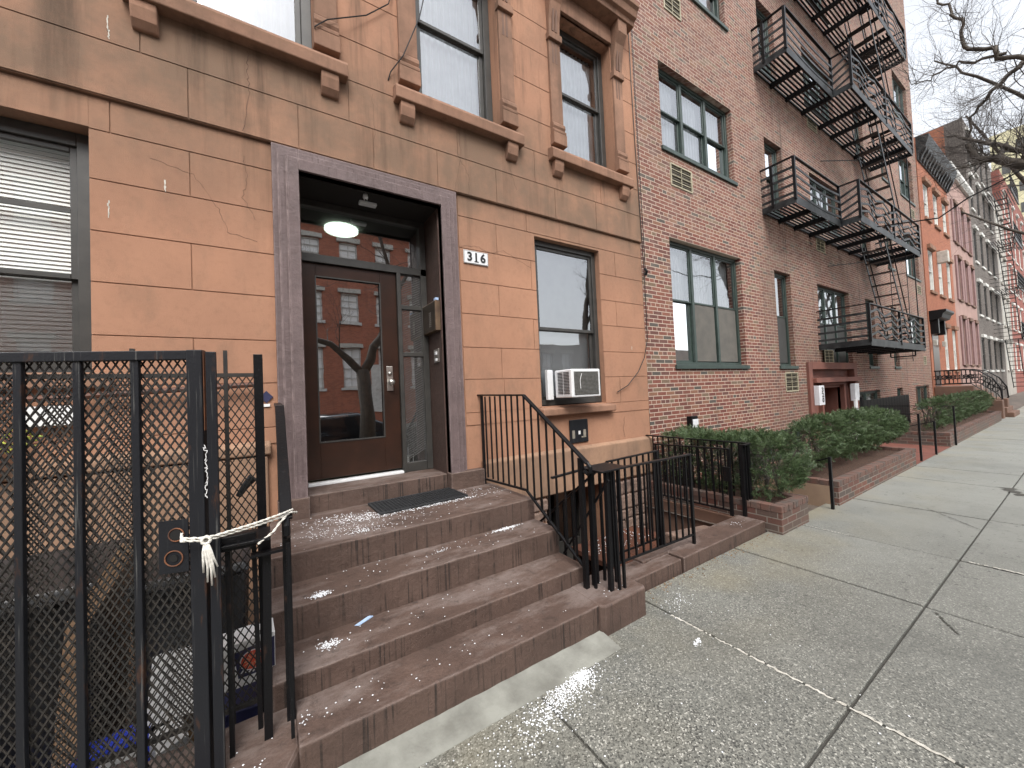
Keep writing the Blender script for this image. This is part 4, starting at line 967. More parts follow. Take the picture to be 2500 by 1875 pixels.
for i in range(110):
    x = rnd.uniform(2.0, 4.05); y = 1.82-abs(rnd.gauss(0, .05)); s = rnd.uniform(.004, .014); a = rnd.uniform(0, 6)
    mb.hull8([(x, y, GZ+.003), (x+s*math.cos(a), y+s*math.sin(a), GZ+.003), (x+s*math.cos(a+.6), y+s*math.sin(a+.6), GZ+.003), (x+s*.4*math.cos(a+1.2), y+s*.4*math.sin(a+1.2), GZ+.003)], [(x, y, GZ+.005), (x+s*math.cos(a), y+s*math.sin(a), GZ+.009), (x+s*math.cos(a+.6), y+s*math.sin(a+.6), GZ+.006), (x+s*.4*math.cos(a+1.2), y+s*.4*math.sin(a+1.2), GZ+.005)])
mb.build('leaf_litter', 'leaf_litter', label='dry leaf scraps blown along the foot of the coping', kind='stuff')
# irregular white sealant line and a broken joint line
def squiggle(p, q, w, name, mat, z, seed, gaps=.15, n=80, **k):
    r = random.Random(seed); mb = MB(); p = Vector(p); q = Vector(q); d = (q-p); nn = Vector((-d.y, d.x, 0)).normalized()
    ws = [w*r.uniform(.35, 1.2) for _ in range(n+1)]; os = [r.uniform(-.5, .5)*w*.6 for _ in range(n+1)]
    for i in range(n):
        if r.random() < gaps: continue
        a = p+d*i/n; b = p+d*(i+1)/n
        mb.q(a+nn*(os[i]-ws[i]/2)+Vector((0, 0, z)), b+nn*(os[i+1]-ws[i+1]/2)+Vector((0, 0, z)), b+nn*(os[i+1]+ws[i+1]/2)+Vector((0, 0, z)), a+nn*(os[i]+ws[i]/2)+Vector((0, 0, z)))
    return mb.build(name, mat, kind='structure')
squiggle((2.118, 1.56, 0), (2.125, -.2, 0), .016, 'white_joint_line', 'chalk', GZ+.004, 1, .12, 150)
squiggle((4.51, 1.74, 0), (4.50, 1.32, 0), .010, 'white_joint_line', 'chalk', GZ+.004, 2, .3, 50)
squiggle((4.505, .62, 0), (4.505, .2, 0), .02, 'white_joint_line', 'chalk', GZ+.004, 3, .3, 40)
squiggle((6.02, 1.10, 0), (5.5, .66, 0), .008, 'pavement_crack', 'joint', GZ+.004, 4, .05, 50)
squiggle((3.40, .62, 0), (3.2, .50, 0), .014, 'pavement_crack', 'joint', GZ+.004, 5, .05, 30)
squiggle((7.35, .55, 0), (7.75, .72, 0), .12, 'pavement_puddle', 'joint', GZ+.004, 6, .0, 12)

# ------------------------------------------------------------------ brick apartment house
bb = thing('brick_apartment_building', 'red brick apartment house with green window frames and front fire escapes', 'building', (12, 3.3, 0))
XB0, XB1 = 4.24, 19.8
B1 = (4.885, 6.875, 1.835, 3.715); Cw = (8.11, 8.80, 1.83, 3.69); Dw = (10.12, 12.03, 1.83, 3.67)
N1 = (13.22, 13.9, 1.83, 3.66); N2 = (15.45, 16.0, 1.83, 3.64); T1 = (17.39, 19.10, 2.45, 3.57)
A1 = (4.85, 6.85, 5.0, 6.32); E1 = (8.03, 8.75, 4.80, 6.25); D2 = (10.08, 11.85, 5.0, 6.15); T2 = (17.45, 19.15, 4.84, 6.3)
A2 = (4.85, 6.85, 7.75, 9.05); E2 = (8.05, 8.75, 7.55, 9.0); D3 = (10.1, 11.85, 7.7, 9.0); T3 = (17.45, 19.15, 7.5, 9.0); N3 = (13.3, 14.0, 4.8, 6.2); N4 = (15.5, 16.1, 4.8, 6.2); N5 = (13.3, 14.0, 7.5, 8.9); N6 = (15.5, 16.1, 7.5, 8.9)
D4 = (10.1, 11.85, 10.4, 11.7); T4 = (17.45, 19.15, 10.2, 11.7); E4_ = (8.05, 8.75, 10.3, 11.7)
BW = [(6.44, 8.97, .10, .66), (12.1, 13.93, .42, 1.225), (15.5, 16.1, .5, 1.225), (17.55, 19.3, .42, 1.22)]
vents = [(5.0, 5.54, 4.50, 4.84), (8.29, 8.84, 1.36, 1.735), (5.07, 5.50, 7.20, 7.52), (10.21, 10.69, 4.42, 4.71), (10.26, 10.76, 1.93, 2.22), (18.66, 19.15, 4.37, 4.66), (18.6, 19.02, 7.0, 7.3), (10.16, 10.69, 7.19, 7.46), (18.83, 19.18, 1.94, 2.23)]
door_h = (9.42, 11.89, 0, 1.805, .14)
hs_ = [B1, Cw, Dw, N1, N2, T1, A1, E1, D2, T2, A2, E2, D3, T3, N3, N4, N5, N6, D4, T4, E4_]
mb = MB(); holed(mb, XB0, XB1, -.5, 16.6, Y0, [(*h, .13) for h in hs_]+[(*h, .12) for h in BW]+[(*v, .05) for v in vents]+[door_h])
mb.q((XB1, Y0, -.5), (XB1, 14, -.5), (XB1, 14, 16.6), (XB1, Y0, 16.6)); mb.q((XB0, Y0, 9.5), (XB0, 14, 9.5), (XB0, 14, 16.6), (XB0, Y0, 16.6))
mb.build('wall', 'brick', bb); shell(XB0+.01, XB1-.01, Y0+.005, 13.9, -.5, 16.5, bb)
MB().box(XB0, XB1+.02, Y0-.04, Y0+.2, 16.6, 16.72).build('coping', 'pale_fixture', bb)
yw = Y0+.085
G = 'window_green'
def bw(h, zm, bays, gm='glass_hi', cover=('drape', 'curtain'), lower=None, scr=None):
    f = window(bb, h[0], h[1], h[2]+.03, h[3], yw, zm=zm, bays=bays, fm=G, gm=gm, w=.05, cover=cover, lower=lower, sash=.026)
    MB().box(h[0]-.03, h[1]+.05, Y0-.03, yw+.01, h[2]-.03, h[2]+.03).build('sill', G, f, bevel=.004)
    if scr:
        wdt = (h[1]-h[0])/bays
        for k in range(bays):
            if k in scr[0]: MB().box(h[0]+wdt*k+.06, h[0]+wdt*(k+1)-.055, yw+.030, yw+.032, h[2]+.10, zm-.01).build('insect_screen', scr[1], f)
    return f
bw(B1, 2.85, 3, 'glass_hi', ('drape', 'curtain'), ('panel', 'screen'), ((1, 2), 'mesh_screen'))
MB().box(4.94, 5.5, yw+.10, yw+.112, 1.9, 2.83).build('pale_blind', 'paleblind', bb)
bw(Cw, 2.85, 1, 'glass_hi', lower=('panel', 'grey_blind'), scr=((0,), 'dark_screen')); bw(Dw, 2.85, 3, lower=('panel', 'grey_blind'), scr=((0, 1, 2), 'dark_screen')); bw(N1, 2.85, 1); bw(N2, 2.85, 1); bw(T1, None, 3)
bw(A1, 5.70, 3); bw(E1, 5.6, 1); bw(D2, 5.6, 3); bw(T2, None, 3)
for h in (A2, D3, T3, D4, T4): bw(h, (h[2]+h[3])/2, 3)
for h in (E2, N3, N4, N5, N6, E4_): bw(h, (h[2]+h[3])/2, 1)
for h in BW: window(bb, h[0], h[1], h[2], h[3], Y0+.06, bays=2 if h[1]-h[0] > 1 else 1, fm=G, gm='glass', w=.05, cover=('panel', 'grey_blind') if h[0] < 7 else ('drape', 'curtain'))
for v in vents:
    mb = MB(); ring(mb, v[0], v[1], v[2], v[3], Y0-.012, Y0+.03, .022); o = mb.build('vent', 'vent', bb, bevel=.002)
    mb = MB(); n = 9
    for i in range(n): z = v[2]+.02+(v[3]-v[2]-.04)*i/n; mb.box(v[0]+.02, v[1]-.02, Y0+.004, Y0+.03, z, z+(v[3]-v[2])/n*.55)
    mb.build('louvre', 'ventdark', o)
    mb = MB()
    for t in (.25, .5, .75): mb.box(v[0]+.02, v[1]-.02, Y0-.006, Y0+.002, v[2]+(v[3]-v[2])*t-.005, v[2]+(v[3]-v[2])*t+.005)
    for t in (.5,): mb.box(v[0]+(v[1]-v[0])*t-.005, v[0]+(v[1]-v[0])*t+.005, Y0-.008, Y0+.0, v[2]+.02, v[3]-.02)
    mb.build('grille', 'vent', o)
# terracotta portal
mb = MB()
mb.box(9.27, 9.44, Y0-.05, Y0+.1, -.2, 1.94); mb.box(11.88, 12.07, Y0-.05, Y0+.1, -.2, 1.94); mb.box(9.44, 11.88, Y0-.05, Y0+.1, 1.79, 1.94)
mb.box(9.44, 10.08, Y0+.08, Y0+.16, -.2, 1.79); mb.box(11.32, 11.88, Y0+.08, Y0+.16, -.2, 1.79); mb.box(10.08, 11.32, Y0+.08, Y0+.16, 1.38, 1.79)
mb.box(10.0, 10.08, Y0+.0, Y0+.14, -.2, 1.44); mb.box(11.32, 11.42, Y0+.0, Y0+.14, -.2, 1.44); mb.box(10.0, 11.42, Y0+.0, Y0+.14, 1.44, 1.5)
mb.build('portal', 'portal', bb, bevel=.006)
MB().box(9.42, 12.1, Y0-.12, Y0+.09, 1.505, 1.605).build('canopy', 'portal', bb, bevel=.006)
MB().box(10.08, 11.32, Y0+.9, Y0+.93, -.2, 1.4).box(10.07, 10.1, Y0+.14, Y0+.92, -.2, 1.4).box(11.3, 11.33, Y0+.14, Y0+.92, -.2, 1.4).box(10.08, 11.32, Y0+.14, Y0+.92, 1.38, 1.41).build('vestibule', 'portal', bb)
MB().box(10.45, 11.1, Y0+.86, Y0+.9, .0, 1.2).build('door', 'brown_wall', bb, bevel=.004)
for (x, lab, cap) in ((9.42, 'white upright sign with black number 320 left of the terracotta portal', '3\n2\n0'), (11.50, 'blank white upright light box right of the terracotta portal', '')):
    s = thing('light_box_sign', lab, 'sign', (x+.15, Y0-.1, 1.04), 'upright light boxes beside the portal')
    MB().box(x, x+.27, Y0-.145, Y0-.05, 1.045, 1.445).build('box', 'lightbox', s, bevel=.008)
    if cap:
        for i, ch in enumerate('320'): text(ch, .125, 'black_print', s, (x+.17, Y0-.147, 1.355-i*.105), bold=.005, sx=1.5)
nb = thing('notice_panel', 'grey panel with two small dark squares low in front of the portal door', 'panel', (10.75, Y0-.05, .55)); MB().box(10.45, 11.05, Y0-.03, Y0+.0, .62, .80).build('panel', 'pale_fixture', nb); MB().box(10.53, 10.70, Y0-.033, Y0-.029, .68, .76).box(10.8, 10.97, Y0-.033, Y0-.029, .68, .76).build('window', 'black_print', nb)
wl = thing('wall_lamp', 'square black wall lamp with white lens low on the brick corner', 'lamp', (5.2, Y0-.1, .9))
MB().box(5.06, 5.22, Y0-.075, Y0, .88, 1.12).build('housing', 'black_metal', wl, bevel=.004); MB().box(5.083, 5.215, Y0-.085, Y0-.074, .90, 1.075).build('lens', 'lightbox', wl, bevel=.004)
MB().box(5.20, 6.0, Y0-.03, Y0-.006, .70, .86).build('red_patch_board', simple('red_board', (.22, .04, .035), None, 5, .8), label='faded red board on the brick wall just above the low hedge', cat='board')

# ------------------------------------------------------------------ fire escape
fe = thing('fire_escape', 'black iron fire escape with four slatted balconies and steep stairs on the brick building', 'fire escape', (11.2, 3.0, 2.2))
def slat_platform(x0, x1, y0, y1, z, hole=None, beams=(), dark='black_metal'):
    mb = MB(); y = y0+.03
    while y < y1-.02:
        segs = [(x0, x1)]
        if hole and hole[2] < y < hole[3]: segs = [(x0, hole[0]), (hole[1], x1)]
        for a, b in segs:
            if b-a > .05: mb.box(a, b, y, y+.031, z, z+.012)
        y += .062
    o = mb.build('platform', dark, fe)
    for bx in beams:
        if hole and hole[0] < bx < hole[1]: MB().box(bx-.022, bx+.022, hole[3], y1, z-.085, z-.002).build('beam', dark, o)
        else: MB().box(bx-.028, bx+.028, y0+.01, y1, z-.09, z-.002).build('beam', dark, o)
    MB().box(x0, x1, y1-.02, y1-.005, z-.03, z+.012).build('wall_angle', 'grey_metal', o)
    return o
def escape_level(z, x0, xk, x1, ya, yb, hole, chev, rh=.765, ybar=4):
    """narrow part x0..xk out to ya, wide part xk..x1 out to yb"""
    if xk > x0: slat_platform(x0, xk, ya, Y0, z, None, [x0+.65, x0+1.33, xk-.03])
    slat_platform(xk, x1, yb, Y0, z, hole, [xk+.9, xk+1.6, xk+2.35, xk+3.2, xk+3.9])
    fb = MB()
    if xk > x0: fb.box(x0, xk, ya-.008, ya, z-.075, z+.07); fb.box(x0-.01, x0, ya, Y0, z-.06, z+.055)
    fb.box(xk, x1, yb-.008, yb, z-.075, z+.07); fb.box(xk-.01, xk, yb, ya if xk > x0 else Y0, z-.06, z+.055); fb.box(x1, x1+.01, yb, Y0, z-.06, z+.06)
    fb.build('fascia', 'grey_metal', fe)
    # railing: top rail, posts, bowed flat bars
    P = ([(x0, Y0), (x0, ya), (xk, ya), (xk, yb)] if xk > x0 else [(xk, Y0), (xk, yb)])+[(x1, yb), (x1, Y0)]
    mb = MB()
    for a, b in zip(P[:-1], P[1:]): mb.bar((*a, z+rh), (*b, z+rh), .045, .018)
    mb.build('top_rail', 'black_metal', fe)
    for (x, y) in P[1:-1]+[((xk+x1)/2, yb)]+([(x0, Y0-.18)] if xk > x0 else []): MB().bar((x, y, z), (x, y, z+rh), .042, .042).build('post', 'black_metal', fe)
    mb = MB(); rr = random.Random(int(z*10))
    for a, b in zip(P[:-1], P[1:]):
        for k in range(ybar):
            zz_ = z+.13+k*(rh-.16)/ybar; L_ = math.hypot(b[0]-a[0], b[1]-a[1])
            if L_ < 1.2:
                tilt = .13 if chev and abs(a[0]-xk) < .01 and a[0] == b[0] else 0.
                mb.bar((*a, zz_-tilt/2), (*b, zz_+tilt/2), .010, .044); continue
            n = 6 if L_ < 3 else 9; pts = []
            for i in range(n+1):
                t = i/n; off = .05*math.sin(math.pi*t) if L_ < 3 else [.0, .10, -.02, .09, -.05, .08, -.03, .1, -.02, 0][i]*1.0
                pts.append((a[0]+(b[0]-a[0])*t, a[1]+(b[1]-a[1])*t-.01, zz_-(off if L_ < 3 else -off)))
            for p_, q_ in zip(pts[:-1], pts[1:]): mb.bar(p_, q_, .010, .042)
    mb.build('railing_bars', 'grey_metal' if z > 3 or True else 'black_metal', fe)
def stair(z0, z1, x0, x1, ya, yb, n=9):
    mb = MB()
    for y in (ya, yb): mb.bar((x0, y, z0), (x1, y, z1), .014, .065)
    o = mb.build('stair_stringer', 'grey_metal', fe)
    for i in range(1, n): t = i/n; x = x0+(x1-x0)*t; z = z0+(z1-z0)*t; MB().box(x-.07, x+.07, ya+.008, yb-.008, z, z+.018).build('tread', 'black_metal', o)
    mb = MB()
    for y in (ya-.01, yb+.01): mb.tube([(x0, y, z0+.5), (x0+.15, y, z0+.42), (x1, y, z1+.45), (x1+.05, y, z1)], .011, 6)
    mb.build('stair_handrail', 'black_metal', o)
LV = [2.27, 4.73, 7.43, 10.0]
hole = (11.65, 12.95, 2.44, 2.95)
escape_level(LV[0], 10.0, 10.0, 14.2, 2.42, 2.42, None, False)
escape_level(LV[1], 7.8, 9.90, 14.42, 2.73, 2.42, hole, True)
escape_level(LV[2], 7.8, 9.93, 14.42, 2.73, 2.42, hole, True)
escape_level(LV[3], 7.8, 9.93, 14.42, 2.73, 2.42, hole, True)
escape_level(12.65, 7.8, 9.93, 14.42, 2.73, 2.42, hole, True)
for a, b in ((LV[1], LV[0]), (LV[2], LV[1]), (LV[3], LV[2]), (12.65, LV[3])): stair(a, b+.02, 11.7, 13.35, 2.50, 2.90, 10)
mb = MB()
for y in (2.55, 2.85): mb.bar((13.7, y, LV[0]-.33), (13.7, y, LV[0]+2.6), .02, .012)
for i in range(9): mb.bar((13.7, 2.55, LV[0]-.25+i*.31), (13.7, 2.85, LV[0]-.25+i*.31), .014)
mb.bar((13.7, 2.5, LV[0]-.2), (13.7, 2.95, LV[0]-.2), .03); mb.bar((13.7, 2.5, LV[0]-.2), (13.7, 2.5, LV[0]), .025); mb.bar((13.7, 2.95, LV[0]-.2), (13.7, 2.95, LV[0]), .025)
mb.build('drop_ladder', 'black_metal', fe)
mb = MB()
for (x, z) in ((14.0, LV[0]), (14.0, LV[1])): mb.bar((x, 2.46, z+.7), (x, 2.46, z+2.46), .02)
mb.bar((10.8, Y0, 4.15), (11.9, 2.9, 4.3), .014); mb.bar((10.8, Y0, 6.6), (11.9, 2.9, 6.75), .014)
mb.build('tie_rod', 'black_metal', fe)

# ------------------------------------------------------------------ planters, hedges, handrails
def planter(name, label, x0, x1, y0, y1, zt, z0=.02):
    p = thing(name, label, 'planter', ((x0+x1)/2, (y0+y1)/2, z0), 'brick planters along the pavement')
    t = .09; mb = MB()
    mb.box(x0, x1, y0, y0+t, z0, zt-.062); mb.box(x0, x0+t, y0+t, y1, z0, zt-.062); mb.box(x1-t, x1, y0+t, y1, z0, zt-.062)
    mb.build('wall', 'planter_brick', p, bevel=.003)
    cp = MB(); r = random.Random(int(x0*10)); L_ = .052
    x = x0-.004
    while x < x1-.01:      # soldier bricks along the rim
        cp.box(x+.002, min(x+L_, x1+.004)-.003, y0-.006+r.uniform(-.003, .003), y0+t+.004, zt-.061, zt+r.uniform(-.003, .003)); x += L_
    y = y0+t+.006
    while y < y1:
        cp.box(x0-.005, x0+t, y, y+.085, zt-.061, zt+r.uniform(-.003, .003)); cp.box(x1-t, x1+.005, y, y+.085, zt-.061, zt+r.uniform(-.003, .003)); y += .09
    cp.build('rim_brick', simple('rim_brick_'+name, (.15, .075, .056), (.095, .075, .065), 9, .85, 0, .4, 60), p, bevel=.004)
    MB().box(x0+t, x1-t, y0+t, y1, z0, zt-.05).build('mulch', 'mulch', p); return p
planter('brick_planter', 'short worn brick planter between the iron fence and the side path', 4.06, 4.66, 1.70, 3.24, .365)
planter('brick_planter', 'long brick planter in front of the number 320 portal', 5.50, 8.86, 1.70, 2.75, .372)
planter('brick_planter', 'farther long brick planter beyond the entrance path', 11.46, 18.66, 1.70, 2.75, .385)
MB().box(5.493, 5.4995, 1.76, 2.75, -.3, .31).build('stucco_patch', simple('tan_stucco', (.36, .25, .17), (.29, .2, .14), 4, .9, 0, .4, 60), label='tan stucco cheek on the near end of the long planter', cat='wall facing')
def hedge(label, x0, x1, y0, y1, z0, z1, n, seed, taper=0.):
    r = random.Random(seed); h = thing('yew_hedge', label, 'hedge', ((x0+x1)/2, (y0+y1)/2, z0), 'clipped yew hedges in the planters')
    st_ = MB(); k = max(3, int((x1-x0)/.45)) if x1-x0 > y1-y0 else 4
    for i in range(k*2):
        t = (i+.5)/(k*2); x = x0+(x1-x0)*(t if x1-x0 > y1-y0 else r.uniform(.25, .75)); y = (y0+y1)/2+r.uniform(-.1, .1) if x1-x0 > y1-y0 else y0+(y1-y0)*t
        for j in range(4):
            a = r.uniform(0, 6.3); st_.tube([(x, y, z0), (x+.06*math.cos(a), y+.06*math.sin(a), (z0+z1)/2), (x+.16*math.cos(a), y+.16*math.sin(a), z1-.08)], [.014, .009, .003], 5)
    st_.build('stem', 'bark', h)
    lf = MB(); cx, cy_, cz = (x0+x1)/2, (y0+y1)/2, (z0+z1)/2; hx, hy, hz = (x1-x0)/2, (y1-y0)/2, (z1-z0)/2
    def place(f, u, v, d):
        if f == 't': p = Vector((cx+u*hx, cy_+v*hy, z1-d)); nn = Vector((u*.3, v*.5, 1))
        elif f == 'f': p = Vector((cx+u*hx, y0+d, cz+v*hz)); nn = Vector((u*.2, -1, .45))
        elif f == 'l': p = Vector((x0+d, cy_+v*hy, cz+u*hz)); nn = Vector((-1, -.2, .4))
        elif f == 'u': p = Vector((cx+u*hx, cy_+v*hy, z0+d*2)); nn = Vector((0, -.3, -1))
        else: p = Vector((x1-d, cy_+v*hy, cz+u*hz)); nn = Vector((1, -.2, .4))
        zr = (p.z-z0)/(z1-z0); inset = .12*max(0, zr-.7)/.3+.13*max(0, .3-zr)/.3
        p.y += (inset if p.y < cy_ else -inset)*.8
        ux = (p.x-cx)/hx
        if abs(ux) > .85: p.z -= (abs(ux)-.85)/.15*.07*max(0, zr-.4)
        if hx > 1: p.z -= max(0, ux-.2)*taper*zr
        nn.normalize()
        p += nn*(.035*math.sin(p.x*6.3+seed)*math.cos(p.y*7+p.z*8)+.02*math.sin(p.x*15+p.z*13+seed))
        return p, nn
    faces = ['t']*int(10*hx*hy*4)+['f']*int(10*hx*hz*4)+['l']*max(1, int(10*hy*hz*4))+['r']*max(1, int(10*hy*hz*4))+['u']*max(1, int(3*hx*hy*4))
    for _ in range(n//46):
        p, nn = place(r.choice(faces), r.uniform(-1, 1), r.uniform(-1, 1), abs(r.gauss(0, .026)))
        dr0 = (nn+Vector((r.gauss(0, .45), r.gauss(0, .45), r.gauss(0, .35)))).normalized(); rad = r.uniform(.035, .07)
        sd = dr0.cross(Vector((r.gauss(0, 1), r.gauss(0, 1), r.gauss(0, 1)))).normalized(); sn = dr0.cross(sd)
        for _k in range(46):          # a flat-ish spray of needles
            t = r.random(); w = r.uniform(-1, 1)*(1-t)*.75; q0 = p+dr0*(rad*t*1.5)+sd*(rad*w)+sn*r.gauss(0, .005)
            d2 = (dr0*.75+sd*(w*1.2+r.uniform(-.5, .5))+sn*r.uniform(-.35, .35)).normalized(); L_ = r.uniform(.010, .021); wd = d2.cross(sn).normalized()*.0026
            k0 = len(lf.v); q1 = q0+d2*L_; lf.v += [q0-wd*.5, (q0+q1)/2-wd, q1, (q0+q1)/2+wd]; lf.f.append((k0, k0+1, k0+2, k0+3))
    lf.build('foliage', 'leaf', h)
    # dark twiggy core
    co = MB()
    for _ in range(int(n*.006)):
        p = Vector((r.uniform(x0+.08, x1-.08), r.uniform(y0+.1, y1-.05), r.uniform(z0+.05, z1-.08))); q = p+Vector((r.uniform(-.1, .1), r.uniform(-.08, .08), r.uniform(0, .12)))
        co.bar(p, q, .004)
    co.build('inner_twigs', 'twig', h)
    return h
hedge('small dark green yew hedge in the short planter beside the iron fence', 4.20, 4.88, 1.76, 3.16, .40, .93, 135000, 1)
hedge('long clipped yew hedge in front of the number 320 portal', 5.58, 9.42, 1.90, 2.28, .50, 1.0, 190000, 2, .14)
hedge('farthest yew hedge beyond the entrance path', 11.6, 18.6, 1.86, 2.24, .45, .98, 120000, 3, .03)
def post_rail(label, pts, posts, foot=True):
    h = thing('path_handrail', label, 'handrail', (posts[0][0], posts[0][1], .1), 'thin black handrails by the planters')
    mb = MB()
    for a, b in zip(pts[:-1], pts[1:]): mb.bar(a, b, .03, .014)
    mb.build('rail', 'black_metal', h)
    for p in posts: MB().bar((p[0], p[1], p[2]), (p[0], p[1], p[3]), .028).build('post', 'black_metal', h)
    return h
post_rail('black handrail sloping down the side path next to the long planter', [(5.30, 1.69, .68), (5.30, 2.3, .42)], [(5.30, 1.70, .08, .685), (5.30, 2.9, -.3, .15)])
post_rail('black handrail at the near edge of the entrance path', [(9.30, 1.72, .905), (9.32, 2.7, .905)], [(9.30, 1.72, .1, .91), (9.32, 2.7, .1, .905)])
post_rail('low black handrail in the middle of the entrance path', [(10.25, 1.70, .71), (10.25, 2.5, .45)], [(10.25, 1.70, .1, .715), (10.25, 2.5, .1, .45)])
post_rail('black handrail at the far edge of the entrance path', [(11.85, 1.68, .905), (11.85, 3.0, .905)], [(11.85, 1.68, .1, .91), (11.85, 3.0, .1, .905)])
bf = thing('black_board_fence', 'solid black fence panel against the brick wall behind the hedges', 'fence', (12.8, 2.9, .1))
for i in range(16): MB().box(11.2+i*.23, 11.415+i*.23, 2.90, 2.92, .1, 1.06).build('board', 'black_metal', bf)
MB().bar((11.05, 2.9, .1), (11.05, 2.9, 1.14), .05).build('post', 'black_metal', bf); MB().box(10.85, 11.0, 2.95, 2.98, .1, 1.1).build('white_strip', 'white_plastic', bf)
for (x, lab) in ((19.35, 'nearer square brown stone gatepost past the last hedge'), (20.55, 'farther square brown stone gatepost past the last hedge')):
    MB().box(x, x+.35, 1.72, 2.05, .05, .68).build('gatepost', 'brown_wall', label=lab, cat='gatepost', group='brown gateposts', bevel=.015)

# ------------------------------------------------------------------ townhouses beyond
def house(name, label, x0, x1, h, mat, wins, frame='white_frame', lint='sillstone', cover='curtain', back=13, z0=-.3, ls=.08, lo=True):
    b = thing(name, label, 'building', ((x0+x1)/2, Y0, 0))
    mb = MB(); holed(mb, x0, x1, z0, h, Y0, [(*w, .14) for w in wins]); mb.q((x0, Y0, z0), (x0, back, z0), (x0, back, h), (x0, Y0, h)); mb.build('wall', mat, b)
    shell(x0+.01, x1, Y0+.005, back, z0, h, b)
    for w in wins:
        f = window(b, w[0], w[1], w[2], w[3], Y0+.02, zm=(w[2]+w[3])/2, fm=frame, gm='glass', w=.07, cover=('panel', cover))
        MB().box(w[0]-ls, w[1]+ls, Y0-.06, Y0+.02, w[2]-.11, w[2]).build('sill', lint, f, bevel=.01)
        if lo: MB().box(w[0]-ls, w[1]+ls, Y0-.10, Y0+.02, w[3]+.0, w[3]+.16).build('lintel', lint, f, bevel=.01)
    return b
# orange house
OW = [(a, a+.75, z0, z1) for (z0, z1) in ((7.45, 8.75), (4.70, 6.25)) for a in (20.6, 22.13, 23.7)]+[(22.3, 22.95, 1.75, 3.4), (23.85, 24.5, 1.75, 3.4)]
oh = house('orange_townhouse', 'bright orange painted brick townhouse with a heavy black roof cornice', 19.95, 24.9, 10.0, 'orange_brick', OW, cover='blind')
mb = MB(); mb.prism([(Y0, 9.40), (Y0-.04, 9.40), (Y0-.06, 9.62), (Y0-.24, 9.80), (Y0-.30, 9.98), (Y0-.34, 10.12), (Y0-.34, 10.2), (Y0, 10.24)], 'x', 19.97, 24.88); mb.build('cornice', 'grey_metal', oh, bevel=.01)
for i in range(13):
    x = 20.1+i*.385; mb = MB(); mb.prism([(Y0-.03, 9.42), (Y0-.08, 9.42), (Y0-.14, 9.58), (Y0-.22, 9.72), (Y0-.27, 9.92), (Y0-.03, 9.94)], 'x', x, x+.15); mb.build('bracket', 'black_metal', oh, bevel=.01)
mb = MB(); mb.box(20.28, 21.22, Y0-.01, Y0+.1, 1.15, 3.15); mb.build('entrance_door', 'door', oh)
mb = MB(); mb.prism([(Y0, 3.88), (Y0-.42, 3.88), (Y0-.42, 3.80), (Y0-.34, 3.74), (Y0-.30, 3.6), (Y0, 3.5)], 'x', 20.05, 21.45); mb.box(20.15, 20.32, Y0-.2, Y0, 3.05, 3.6); mb.box(21.15, 21.32, Y0-.2, Y0, 3.05, 3.6); mb.build('door_hood', 'black_metal', oh, bevel=.01)
for x in (20.05, 21.45):
    MB().box(x-.05, x+.05, Y0-.16, Y0-.06, 2.62, 2.82).build('carriage_lamp', 'pale_fixture', oh, bevel=.01)
MB().box(22.0, 22.25, Y0-.3, Y0, 5.9, 6.35).build('window_unit', 'pale_fixture', oh, bevel=.02)
so_ = thing('brown_stoop', 'brown stone stoop with curving ornate iron railing at the orange townhouse', 'stoop', (20.8, 2.6, .1))
MB().box(20.0, 21.6, 2.35, Y0-.012, .0, 1.14).build('landing', 'brown_wall', so_, bevel=.01)
for i in range(6): MB().box(20.05, 21.55, 2.35-.13*(i+1), 2.35-.13*i, .0, 1.0-i*.15).build('step', 'brown_wall', so_, bevel=.01)
for X in (20.05, 21.55):
    pr = [(X, Y0-.02, 1.70), (X, 2.5, 1.71), (X, 2.2, 1.62), (X, 1.95, 1.38), (X, 1.8, 1.05), (X, 1.78, .7), (X, 1.85, .5)]
    mb = MB(); mb.tube(pr, .022, 6); bl = [(X, Y0-.02, 1.22), (X, 2.4, 1.22), (X, 2.0, .8), (X, 1.85, .35)]; mb.tube(bl, .015, 5)
    for i in range(14):
        t = i/13; y = 3.2-t*1.3; zt_ = 1.7 if y > 2.4 else 1.7-(2.4-y)*.75; zb_ = 1.22 if y > 2.4 else 1.22-(2.4-y)*1.05
        mb.bar((X, y, zb_), (X, y, zt_), .016)
        k = 10; rr_ = .07; mb.tube([(X, y+rr_*math.cos(a*6.283/k), (zt_+zb_)/2+rr_*math.sin(a*6.283/k)) for a in range(k+1)], .012, 5, False)
    mb.build('ornate_railing', 'black_metal', so_)
# pink house
PW = [(a, a+.62, z0, z1) for (z0, z1) in ((7.5, 9.2), (4.9, 6.7), (2.0, 4.0)) for a in (25.9, 27.5, 29.0)]
ph_ = house('pink_townhouse', 'dusty pink stucco townhouse with flat tall shuttered windows', 24.9, 30.3, 10.55, 'pink_stucco', PW, frame='jamb_paint', cover='grey_blind', lint='brown_wall')
for w in PW:
    for (a, b) in ((w[0]-.42, w[0]-.04), (w[1]+.04, w[1]+.42)): MB().box(a, b, Y0-.05, Y0, w[2]-.05, w[3]+.1).build('shutter', simple('mauve_shutter', (.26, .15, .14), None, 5, .7) if 'shm' not in M else M['shm'], ph_)
    M.setdefault('shm', bpy.data.materials['mauve_shutter'])
MB().prism([(Y0, 10.45), (Y0-.1, 10.45), (Y0-.2, 10.6), (Y0-.2, 10.75), (Y0, 10.8)], 'x', 24.92, 30.28).build('cornice', 'white_frame', ph_)
